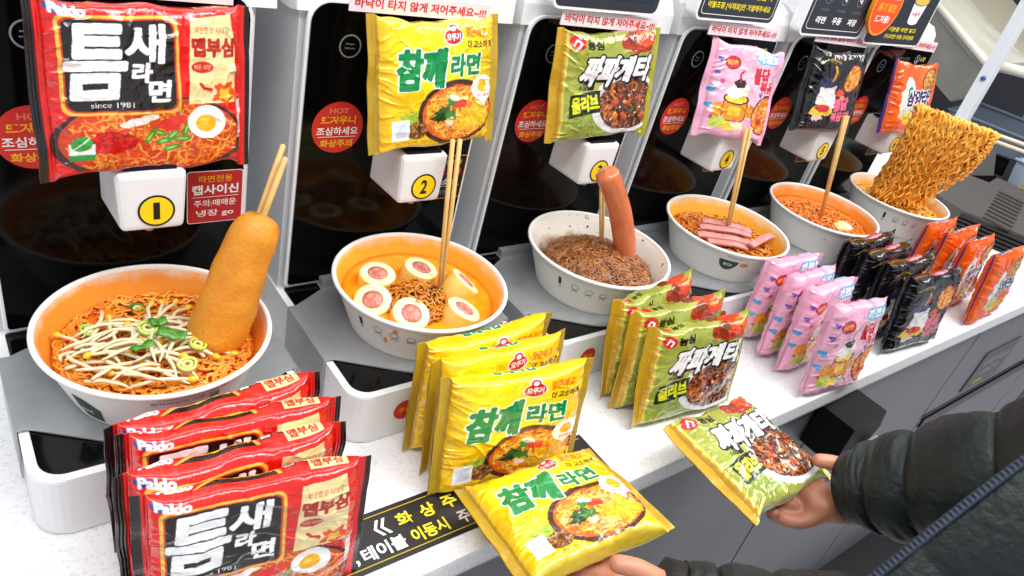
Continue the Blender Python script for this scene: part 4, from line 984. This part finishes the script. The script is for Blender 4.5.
tag(T.build('lifted_noodles', mat('lifted_noodle_yellow', (255, 196, 84), .45, noise=((255, 178, 60), 60, .35, .65), coat=.1)), 'curtain of shiny yellow noodles hanging from chopsticks above the farthest bowl', 'noodles', None, 'stuff')

# ------------------------------------------------------------------ packets
mm = .001
# hanging / leaning against the cooker glass, standing on the dispensers
HG = 'packets displayed on the cookers'
pack('red', 1, (.0130, .056, .1805), (-.149, .033, .13), 'red packet with black brush lettering panel standing on the first dispenser', HG, (1.07, 1, 1.02))
pack('yellow', 1, (.2685, .058, .186), (-.20, -.045, .085), 'yellow packet with green lettering standing on the second dispenser', HG, (1.0, 1, 1.0))
pack('green', 1, (.4963, .058, .184), (-.18, -.061, -.066), 'olive green packet standing on the third dispenser above the frankfurter', HG)
pack('pink', 1, (.7421, .050, .177), (-.28, .041, -.24), 'pink packet standing on the fourth dispenser', HG)
pack('black', 1, (.9719, .051, .178), (-.22, .006, -.197), 'black glossy packet standing on the fifth dispenser', HG, (.88, 1, .97))
pack('orange', 1, (1.2329, .051, .167), (-.25, -.033, -.134), 'orange packet standing on the sixth dispenser beside the lifted noodles', HG, (.97, 1, .97))

def row(kind, xs, ys, hs, leans, yaws, rolls, words, group, vs=(2, 3), tws=None):
    K = KINDS[kind]
    for i, (x, y, h, ln, yw, rl) in enumerate(zip(xs, ys, hs, leans, yaws, rolls)):
        hh = K['H'] / 2 * mm * h
        # base rests on the counter: centre height from lean and roll
        cz = ZC + hh * math.cos(ln) + K['W'] / 2 * mm * abs(math.sin(rl)) * .93 + .0045
        pack(kind, vs[i % 2], (x + K['W'] / 2 * mm, y - math.sin(ln) * hh * -1 * 0 + math.sin(-ln) * hh, cz), (ln, rl, yw), words[i], group, (1, 1, h))
# order: front to back
row('red', [-.060, -.064, -.056, -.060], [-.204, -.172, -.142, -.116], [.97, .99, 1, 1], [-.10, -.06, -.06, -.02], [-.16, -.03, -.10, .06], [0, 0, 0, 0],
    ['front red packet of the row by the leftmost bowl, black lettering panel in full view', 'red packet directly behind the front red one, second of its row', 'red packet third from the front of its row', 'rearmost red packet, touching the leftmost bowl'], 'row of red packets on the counter')
row('yellow', [.190, .194, .193], [-.184, -.146, -.113], [.98, 1, 1.0], [-.18, -.12, -.06], [-.16, -.0, .02], [0, 0, 0],
    ['front yellow packet of the standing row, face in full view', 'middle yellow packet of the standing row', 'rearmost yellow packet touching the egg roll bowl'], 'row of yellow packets on the counter')
row('green', [.446, .444, .440], [-.190, -.152, -.120], [.98, 1, 1.0], [-.20, -.16, -.18], [-.10, -.02, .14], [0, 0, 0],
    ['front green packet of the standing row, noodle plate in view', 'middle green packet of the standing row', 'rearmost green packet below the frankfurter bowl'], 'row of green packets on the counter')
row('pink', [.704, .712, .712, .716], [-.236, -.184, -.150, -.114], [1.03, 1, 1, 1], [-.14, -.10, -.06, -.05], [-.12, .0, .0, -.08], [0, 0, 0, 0],
    ['front pink packet of the standing row, face in full view', 'second pink packet from the front of the row', 'third pink packet from the front of the row', 'rearmost pink packet with red back edge near the ham bowl'], 'row of pink packets on the counter')
row('black', [.938, .928, .920, .922], [-.224, -.182, -.147, -.112], [.97, 1, 1, 1], [-.16, -.12, -.10, -.08], [-.08, -.04, .0, .0], [0, 0, 0, 0],
    ['front black packet of the row beside the pink ones', 'second black packet from the front of the row', 'third black packet from the front of the row', 'rearmost black packet under the fifth bowl'], 'row of black packets on the counter')
row('orange', [1.200, 1.188, 1.182, 1.170], [-.228, -.180, -.142, -.112], [1, 1, 1, 1], [-.14, -.10, -.05, -.05], [.02, .04, .02, .03], [0, 0, 0, 0],
    ['front orange packet of the row at the counter end', 'second orange packet from the front of the row', 'third orange packet from the front of the row', 'rearmost orange packet below the lifted noodles'], 'row of orange packets on the counter')
pack('green', 4, (.4894, -.2950, -.0695), (-1.4977, .0634, .0296), 'olive green packet held flat over the counter edge by a right hand', 'packets held in the hands')
pack('yellow', 4, (.2619, -.2639, -.0760), (-1.7877, -.0757, -.1215), 'yellow packet held flat over the counter edge by a left hand', 'packets held in the hands')

# ------------------------------------------------------------------ person reaching in from the customer side
per = thing('person', 'person in a dark puffer jacket holding a yellow and a green packet', 'person', (.75, -.75, -.9))
PO = Vector(per.location)
M_SKIN = mat('skin', (204, 142, 112), .45, noise=((190, 122, 96), 40, .3, .7), bump=(900, .25, .0006), sss=.12)
M_JK = mat('puffer_nylon', (33, 42, 43), .5, noise=((20, 27, 28), 30, .3, .7), bump=(160, .35, .004), spec=.4)
M_JK2 = mat('jacket_front_nylon', (22, 29, 30), .5, bump=(90, .4, .006), spec=.35)

def skin_graph(chains):
    """chains: list of lists of (pos, radius); first point of a chain may be an int-index reference (chain, idx)"""
    V = []; R = []; E = []; ids = []
    for ch in chains:
        my = []
        for p in ch:
            if p[0] == 'ref': my.append(ids[p[1]][p[2]])
            else: V.append(Vector(p[0]) - PO); R.append(p[1]); my.append(len(V) - 1)
        for a, b in zip(my, my[1:]): E.append((a, b))
        ids.append(my)
    return V, R, E
def mk_hand(Wr, dirf, side, up, s, curls, thumb, fore):
    """Wr wrist; dirf pointing direction; side = towards the thumb; up = back of hand normal"""
    f, sd, u = [Vector(v).normalized() for v in (dirf, side, up)]
    ch = [[(fore, .027 * s), ((Wr + fore) / 2, .025 * s), (Wr, .0225 * s)]]
    base = Wr + f * .022 * s
    ch.append([('ref', 0, 2), (base, .024 * s), (Wr + f * .052 * s, .021 * s)])
    for i, (o, ln) in enumerate(zip((.030, .010, -.010, -.029), (.074, .082, .076, .060))):
        m = Wr + f * (.082 - .004 * abs(i - 1)) * s + sd * o * s
        pts = [('ref', 1, 2), (m, .0108 * s)]
        d = Vector(f); p = Vector(m); r = .0092
        for k, (fr, cu) in enumerate(zip((.45, .30, .25), curls[i])):
            d = (d * math.cos(cu) - u * math.sin(cu)).normalized() if k == 0 else (Matrix.Rotation(cu, 3, sd.cross(Vector((0, 0, 0))) if False else sd) @ d if False else d * math.cos(cu) - (u * math.cos(sum(curls[i][:k])) + f * math.sin(sum(curls[i][:k]))) * math.sin(cu)).normalized()
            p = p + d * ln * fr * s; pts.append((Vector(p), r * s)); r *= .91
        ch.append(pts)
    t0 = Wr + f * .030 * s + sd * .026 * s - u * .004
    ch.append([('ref', 1, 1), (t0, .0135 * s)] + [(Vector(t), rr * s) for t, rr in zip(thumb, (.0118, .0104, .0088))])
    return ch
# right hand: thumb on top of the green packet, fingers curled underneath
WR = Vector((.566, -.404, -.083)); foreR = Vector((.560, -.445, -.015))
rh = mk_hand(WR, (-.60, .78, -.18), (.62, .46, .60), (.55, .25, -.80), .86,
             [(.15, .75, .65), (.15, .80, .70), (.15, .85, .70), (.15, .85, .70)],
             [(.560, -.370, -.054), (.545, -.354, -.0480), (.524, -.3400, -.0485)], foreR)
WL = Vector((.288, -.394, -.082)); foreL = Vector((.325, -.445, -.075))
lh = mk_hand(WL, (-.45, .88, -.16), (.80, .50, .30), (.10, -.25, -.96), .86,
             [(-.08, .25, .3), (-.06, .3, .35), (-.04, .3, .4), (-.02, .35, .4)],
             [(.272, -.368, -.052), (.256, -.352, -.044), (.238, -.338, -.0430)], foreL)
off = len(rh)
lh2 = [[('ref', p[1] + off, p[2]) if p[0] == 'ref' else p for p in c] for c in lh]
# link both forearms through elbows, shoulders and neck so that the body is one surface
arms = [[('ref', 0, 0), (Vector((.552, -.54, .13)), .036), (Vector((.66, -.70, .27)), .045), (Vector((.86, -.86, .42)), .055), (Vector((.86, -.90, .10)), .11), (Vector((.86, -.90, -.1)), .11)],
        ]
V, R, E = skin_graph(rh + lh2 + arms)
off0 = len(V)
# left arm to the chest
n_chest = V.index(Vector((.86, -.90, .10)) - PO)
fl = V.index(Vector(foreL) - PO)
for a, r in (((.45, -.56, -.04), .036), ((.62, -.80, .05), .045)): V.append(Vector(a) - PO); R.append(r)
E += [(fl, off0), (off0, off0 + 1), (off0 + 1, n_chest)]
me = bpy.data.meshes.new('body'); me.from_pydata([tuple(v) for v in V], E, []); me.update()
ob = bpy.data.objects.new('body', me); COL.objects.link(ob); ob.parent = per
sk = ob.modifiers.new('skin', 'SKIN'); sk.use_smooth_shade = True; sk.branch_smoothing = .3
for i, r in enumerate(R): me.skin_vertices[0].data[i].radius = (r, r)
me.skin_vertices[0].data[0].use_root = True
sb = ob.modifiers.new('sub', 'SUBSURF'); sb.levels = 2; sb.render_levels = 2
rm = ob.modifiers.new('remesh', 'REMESH'); rm.mode = 'VOXEL'; rm.voxel_size = .0022; rm.use_smooth_shade = True
sm = ob.modifiers.new('smooth', 'SMOOTH'); sm.iterations = 3; sm.factor = .5
dg = bpy.context.evaluated_depsgraph_get(); dg.update()
me2 = bpy.data.meshes.new_from_object(ob.evaluated_get(dg)); ob.modifiers.clear(); ob.data = me2; me2.materials.clear(); me2.materials.append(M_SKIN)
me2.polygons.foreach_set('use_smooth', [True] * len(me2.polygons))
# nails
def nail(p, n, d, s):
    n = Vector(n).normalized(); d = Vector(d).normalized(); q = n.cross(d)
    bm = bmesh.new(); bmesh.ops.create_uvsphere(bm, u_segments=16, v_segments=8, radius=1)
    for v in bm.verts: v.co = Vector(p) - PO + d * v.co.x * .0062 * s + q * v.co.y * .0050 * s + n * v.co.z * .0012
    from_bm('thumbnail', bm, mat('nail', (226, 170, 146), .25), ob, True)

def sleeve(pts, rads, name, parent, puffs, seedn, mt, amp=.10, sub=220, k=72, cuff=True):
    P = spline(pts, sub); R0 = np.interp(np.linspace(0, 1, sub), np.linspace(0, 1, len(rads)), rads)
    s = np.linspace(0, 1, sub); S, A = np.meshgrid(s, np.arange(k) / k * 2 * PI, indexing='ij')
    pw = np.abs(np.sin(PI * S * puffs + .35 * np.sin(A * 2 + seedn))) ** .45
    wr = vnoise(S * puffs * 5 + .5 * np.sin(A), A * 3 / PI * 1.0 + seedn, seedn) * .028 + vnoise(S * puffs * 11, A * 9 / PI, seedn + 1) * .014
    rr = R0[:, None] * (1 - amp + amp * 1.2 * pw + wr)
    T = np.gradient(P, axis=0); T /= np.linalg.norm(T, axis=1)[:, None]
    B = np.cross(T, [0, 0, 1.]); B /= np.linalg.norm(B, axis=1)[:, None]; N = np.cross(B, T)
    V = P[:, None, :] + rr[..., None] * (np.cos(A)[..., None] * B[:, None] + np.sin(A)[..., None] * N[:, None])
    # inner return at the cuff so that the sleeve is hollow there
    inner = [P[0] + (V[0] - P[0]) * .93, P[0] + T[0] * .03 + (V[0] - P[0]) * .80]
    VV = np.concatenate([inner[1][None], inner[0][None], V]).reshape(-1, 3) - np.array(PO)
    n = sub + 2; idx = np.arange(n * k).reshape(n, k); a = idx[:-1]; b = idx[1:]
    F = np.stack([a, b, np.roll(b, -1, 1), np.roll(a, -1, 1)], -1).reshape(-1, 4)
    me = bpy.data.meshes.new(name); me.from_pydata(VV.tolist(), [], F.tolist() + [tuple(idx[-1][::-1])]); me.update()
    return link_mesh(name, me, mt, parent, True)
sleeve([(.5545, -.386, -.056), (.554, -.402, -.038), (.554, -.430, -.006), (.555, -.480, .055), (.562, -.55, .14), (.64, -.70, .27), (.86, -.88, .42)],
       [.038, .047, .054, .062, .070, .085, .11], 'jacket_sleeve', per, 6, 3, M_JK, .15)
tube('sleeve_cuff', [Vector(p) - PO for p in ((.5560, -.379, -.063), (.5545, -.392, -.050))], [.0365, .0385], M_JK, per, 40)
sleeve([(.287, -.380, -.076), (.312, -.412, -.076), (.375, -.475, -.064), (.45, -.56, -.04), (.62, -.78, .05), (.86, -.90, .15)],
       [.038, .046, .056, .066, .085, .11], 'jacket_sleeve', per, 7, 5, M_JK, .13)
tube('inner_cuff', [Vector(p) - PO for p in ((.277, -.366, -.077), (.290, -.384, -.077))], [.033, .036], mat('black_knit', (12, 13, 15), .6, bump=(500, .5, .002)), per, 40)

# jacket front: quilted panel whose open edge carries the zipper
E0, E1 = np.array([.308, -.449, -.068]), np.array([.446, -.481, .127])   # line of the zipper
edge = spline([E0 + (E0 - E1) * 1.2, E0, np.array([.365, -.463, .019]), E1, E1 + (E1 - E0) * .45 + [0, -.01, 0]], 140)
OUT = np.array([.62, -.70, -.36]); OUT /= np.linalg.norm(OUT); NRM = np.cross(E1 - E0, OUT); NRM /= np.linalg.norm(NRM)
if NRM @ np.array([-.59, -.61, .52]) < 0: NRM = -NRM
def jacket_surf(s, t):
    i = s * (len(edge) - 1); a = int(min(i, len(edge) - 2)); p = edge[a] * (1 - i + a) + edge[a + 1] * (i - a)
    return p, OUT, NRM
nS, nT = 150, 110
VT = np.zeros((nS, nT, 3))
for a in range(nS):
    for b in range(nT):
        s, tt = a / (nS - 1), b / (nT - 1); p, out, nrm = jacket_surf(s, tt); Lw = .62 * tt
        q = p + out * Lw + np.array([.30, -.10, .10]) * tt ** 2 - nrm * .26 * tt ** 2.0 + nrm * .030 * (1 - math.exp(-tt * 14))
        seam = abs(math.sin(PI * (s * 5.2 + tt * 1.2))) ** .5
        q = q + nrm * (.020 * seam * min(1, tt * 8 + .15) + .004 * math.sin(s * 37 + tt * 19) * min(1, tt * 6))
        VT[a, b] = q
VB = VT - NRM * .010 + OUT * .010
VV = np.concatenate([VT.reshape(-1, 3), VB.reshape(-1, 3)]) - np.array(PO); idx = np.arange(nS * nT).reshape(nS, nT); N2 = nS * nT
F = [(idx[a, b], idx[a, b + 1], idx[a + 1, b + 1], idx[a + 1, b]) for a in range(nS - 1) for b in range(nT - 1)]
F += [tuple(N2 + i for i in f[::-1]) for f in F]
bd = list(idx[:, 0]) + list(idx[-1, 1:]) + list(idx[::-1, -1][1:]) + list(idx[0, ::-1][1:-1])
F += [(bd[i], bd[(i + 1) % len(bd)], N2 + bd[(i + 1) % len(bd)], N2 + bd[i]) for i in range(len(bd))]
jk = from_py('jacket_front', VV, [tuple(int(i) for i in f) for f in F], M_JK2, per, True)
# zipper tape and teeth along the edge
M_ZT = mat('zipper_tape', (30, 40, 56), .6); M_ZK = mat('zipper_teeth', (84, 98, 118), .35, metal=.5)
nr = jacket_surf(0, 0)[2]; oz = jacket_surf(0, 0)[1]
tp = [tuple(e + nr * .006 - oz * .002) for e in edge]
tube('zipper_tape', [Vector(p) - PO for p in tp], .0036, M_ZT, per, 10, .5)
bm = bmesh.new(); seglen = np.linalg.norm(np.diff(edge, axis=0), axis=1); cum = np.concatenate([[0], np.cumsum(seglen)]); tot = cum[-1]; nteeth = int(tot / .0040)
for k in range(nteeth):
    q = np.array([np.interp(k * .0040, cum, edge[:, c]) for c in range(3)]); q2 = np.array([np.interp(k * .0040 + .003, cum, edge[:, c]) for c in range(3)])
    x = Vector(q2 - q).normalized(); z = Vector(nr); y = z.cross(x).normalized(); z = x.cross(y)
    m = Matrix.Translation(Vector(q) + Vector(nr) * .0078 - Vector(oz) * .004 - PO) @ Matrix((x, y, z)).transposed().to_4x4()
    add_box(bm, (0, 0, 0), (.0018, .0046, .0020), 0, 2, m)
zt = from_bm('zipper_teeth', bm, M_ZK, per); zt['kind'] = 'stuff'

# ------------------------------------------------------------------ far right background
def slab(name, pts, thick, m, lab=None, cat=None, parent=None, d=(0, 0, -1), bev=0):
    bm = bmesh.new(); v0 = [bm.verts.new(p) for p in pts]; v1 = [bm.verts.new(Vector(p) + Vector(d) * thick) for p in pts]; n = len(pts)
    bm.faces.new(v0); bm.faces.new(v1[::-1])
    for i in range(n): bm.faces.new((v0[i], v1[i], v1[(i + 1) % n], v0[(i + 1) % n]))
    o = from_bm(name, bm, m, parent)
    if lab: tag(o, lab, cat)
    return o
M_BEI = mat('beige_panel', (212, 208, 192), .55, noise=((186, 181, 164), 6, .3, .7)); M_BEI2 = mat('tan_panel', (180, 170, 148), .55)
t = thing('beige_chute', 'beige folded panel housing behind the last cooker at the top right', 'housing', (2.7, .75, -.1))
O = Vector(t.location)
def loc(P): return [Vector(p) - O for p in P]
slab('side_panel', loc([(2.707, .833, .246), (2.505, .424, .111), (2.579, .431, .011), (2.616, .511, -.043), (2.688, .629, -.015), (2.77, .789, .074)]), .02, M_BEI, parent=t, d=(.8, -.1, -.1))
slab('top_panel', loc([(2.707, .833, .246), (2.505, .424, .111), (2.969, .469, .115), (3.239, .735, .158), (3.39, .98, .234)]), .02, M_BEI, parent=t)
slab('rear_panel', loc([(3.39, .98, .234), (3.239, .735, .158), (2.969, .469, .115), (3.736, .739, .151), (3.884, 1.023, .267)]), .02, M_BEI2, parent=t)
tube('edge_rail', loc([(2.700, .835, .250), (2.600, .622, .180), (2.500, .424, .115)]), .012, mat('cream_rail', (224, 220, 206), .4), t, 12)
tube('cross_rail', loc([(2.500, .424, .115), (2.50, .35, .125), (2.499, .285, .132)]), .016, MATS['cream_rail'], t, 12)
t = thing('white_pole', 'slim white upright pole at the top right, crossing in front of the beige panels', 'pole', (1.985, .222, -.12))
bm = bmesh.new(); add_box(bm, (0, 0, .36), (.030, .030, .80), .002); from_bm('post', bm, mat('white_pole_paint', (216, 220, 226), .35), t)
bm = bmesh.new(); lathe(bm, [(0, 0), (.006, 0), (.006, .004), (0, .005)], 16); b = from_bm('bolt', bm, mat('bolt_blue', (60, 90, 150), .3, metal=.4), t, True); b.location = (-.015, -.002, .262); b.rotation_euler = (0, -PI / 2, 0)
bm = bmesh.new(); add_box(bm, (0, 0, .002), (.06, .06, .004), .001); from_bm('foot_plate', bm, M_TRIM, t)
# dark drain station beyond the packets
t = thing('drain_station', 'dark taupe drain tray with ribbed mat on the counter end', 'tray', (1.75, -.02, ZC))
O = Vector(t.location)
M_TAU = mat('taupe_plastic', (74, 70, 68), .5)
Q0, Q1 = Vector((1.630, -.005, 0)), Vector((1.675, -.134, 0))
slab('tray_body', loc([(1.630, -.005, -.070), (1.675, -.134, -.070), (2.05, -.030, -.070), (2.04, .09, -.070), (1.955, .075, -.070), (1.93, .135, -.070), (1.865, .12, -.070), (1.85, .155, -.070), (1.66, .11, -.070)]), .049, M_TAU, parent=t)
M_RIB = mat('rib_rubber', (24, 22, 24), .4); M_RIB2 = mat('rib_brown', (58, 48, 46), .45)
bm = bmesh.new()
for k in range(5):
    a, b = Q0 + Vector((-.004, 0, -.080 - .009 * k)), Q1 + Vector((-.004, 0, -.080 - .009 * k)); c = (a + b) / 2 - O; d = b - a
    add_box(bm, (0, 0, 0), (d.length, .008, .0045), .0008, 2, Matrix.Translation(c) @ Matrix.Rotation(math.atan2(d.y, d.x), 4, 'Z'))
r_ = from_bm('side_grille', bm, M_RIB, t); r_['kind'] = 'stuff'
bm = bmesh.new()
for k in range(9): add_box(bm, (-.155 + k * .010 * .35, -.06 + k * 0, .052), (.0, .0, .0)) if False else add_box(bm, (-.095 + .032 * k, -.05 + .009 * k, .0515), (.012, .06, .003), .001)
from_bm('drain_slats', bm, M_RIB2, t)
for k in (0,):
    slab('rear_flap', loc([(1.86, .13, -.070), (2.04, .10, -.070), (2.06, .13, -.02), (1.88, .165, -.02)]), .006, M_TAU, parent=t, d=(0, .8, .1))
# low rear shelf with blurred containers
bm = bmesh.new(); add_box(bm, (0, 0, 0), (1.6, 1.0, .03), .004); o = from_bm('rear_shelf', bm, mat('shelf_dark', (58, 62, 70), .45)); o.location = (2.97, .30, -.30); tag(o, 'dark low shelf beyond the counter end carrying plastic containers', 'shelf')
bm = bmesh.new(); add_box(bm, (0, 0, 0), (1.5, .9, .56), .004); o = from_bm('rear_cabinet', bm, mat('cab_dark', (50, 52, 58), .5)); o.location = (2.97, .30, -.596); tag(o, 'dark cabinet under the low shelf at the far right', 'cabinet')
M_CLEAR = mat('clear_plastic', (190, 206, 220), .12, trans=.75, ior=1.2)
def bin_(x, y, z, sx, sy, sz, rz, m, lab, nm='plastic_container', wall=.006, lid=None):
    t = thing(nm, lab, 'container', (x, y, z), None, (0, 0, rz)); bm = bmesh.new()
    for c, s in (((0, 0, wall / 2), (sx, sy, wall)), ((-sx / 2, 0, sz / 2), (wall, sy, sz)), ((sx / 2, 0, sz / 2), (wall, sy, sz)), ((0, -sy / 2, sz / 2), (sx, wall, sz)), ((0, sy / 2, sz / 2), (sx, wall, sz))): add_box(bm, c, s, .0012)
    from_bm('tub', bm, m, t)
    bm = bmesh.new()
    for c, s in (((-sx / 2, 0, sz), (.018, sy + .018, .006)), ((sx / 2, 0, sz), (.018, sy + .018, .006)), ((0, -sy / 2, sz), (sx, .018, .006)), ((0, sy / 2, sz), (sx, .018, .006))): add_box(bm, c, s, .001)
    from_bm('rim', bm, lid or m, t); return t
M_BLUEP = mat('blue_grey_plastic', (112, 122, 138), .3); M_GLD = mat('golden_mesh', (176, 150, 70), .5, noise=((120, 100, 44), 120, .4, .6))
bin_(2.36, .27, -.285, .28, .20, .17, .3, M_BLKP, 'black ribbed basket behind the lifted noodles', 'black_basket')
bm = bmesh.new()
for k in range(9): add_box(bm, (-.12 + k * .03, -.105, .085), (.008, .008, .16), .001)
b = from_bm('basket_ribs', bm, mat('grey_rib', (90, 94, 100), .4), None); b.parent = [o for o in COL.objects if o.name.startswith('black_basket')][0]
bin_(2.42, .05, -.285, .18, .16, .12, .2, M_GLD, 'golden mesh basket at the right edge', 'mesh_basket', .008)
bin_(2.80, .40, -.285, .34, .24, .22, .15, M_BLUEP, 'blue grey plastic container behind the black basket')
bin_(2.66, .12, -.285, .20, .16, .17, -.2, mat('pale_blue_plastic', (176, 196, 216), .25), 'pale blue plastic tub at the right edge')
bin_(3.14, .26, -.285, .30, .30, .30, .1, mat('smoke_plastic', (110, 118, 130), .3), 'tall smoky plastic container in the far right clutter')
bin_(2.225, .02, -.285, .10, .12, .14, 0, mat('frosted_plastic', (196, 204, 212), .2), 'small frosted tub just behind the drain tray')
t = bin_(2.98, .52, .02, .12, .10, .09, .1, mat('orange_carton', (226, 96, 40), .5), 'small orange carton standing on the tall container', 'orange_carton')
t.location = (3.14, .26, .019)

# ------------------------------------------------------------------ light
w = bpy.data.worlds.new('shop_ambient'); scene.world = w; w.use_nodes = True
w.node_tree.nodes['Background'].inputs[0].default_value = (.90, .94, 1, 1); w.node_tree.nodes['Background'].inputs[1].default_value = .82
def area(name, loc_, size, sizey, energy, tgt, col=(1, .98, .95)):
    L = bpy.data.lights.new(name, 'AREA'); L.shape = 'RECTANGLE'; L.size = size; L.size_y = sizey; L.energy = energy; L.color = col
    o = bpy.data.objects.new(name, L); COL.objects.link(o); o.location = loc_; o.rotation_euler = (Vector(tgt) - Vector(loc_)).to_track_quat('-Z', 'Y').to_euler(); return o
area('overhead_light', (.3, -.7, 1.6), 1.6, .35, 26, (.3, -.1, -.1))
area('overhead_light', (1.4, -.8, 1.6), 1.6, .35, 26, (1.3, -.1, -.1))
area('overhead_light', (-.6, -.3, 1.5), 1.0, .35, 10, (.1, 0, -.1))  # added lamp on the left, brightens the cooker tower sides
area('overhead_light', (2.6, -.2, 1.7), 1.4, .4, 26, (2.4, .3, 0))  # added lamp, lightens the beige panels at the far right
area('overhead_light', (.8, .7, 1.6), 2.4, .3, 14, (.8, .0, -.1))

# ------------------------------------------------------------------ camera and view
cam = bpy.data.cameras.new('camera'); co = bpy.data.objects.new('camera', cam); COL.objects.link(co)
cam.sensor_width = 36; cam.lens = 742.34 / 1024 * 36; cam.clip_start = .02
r_ = Vector((0.7916686, -0.5677681, 0.22561076)); u_ = Vector((0.15824965, 0.54724091, 0.8218786)); f_ = Vector((0.59009989, 0.61495265, -0.52308255))
co.matrix_world = Matrix.Translation((-.12638, -.53302, .41470)) @ Matrix((r_, u_, -f_)).transposed().to_4x4()
scene.camera = co
vs_ = scene.view_settings; vs_.view_transform = 'Standard'; vs_.look = 'None'; vs_.gamma = 1; vs_.use_curve_mapping = False; vs_.exposure = -.27
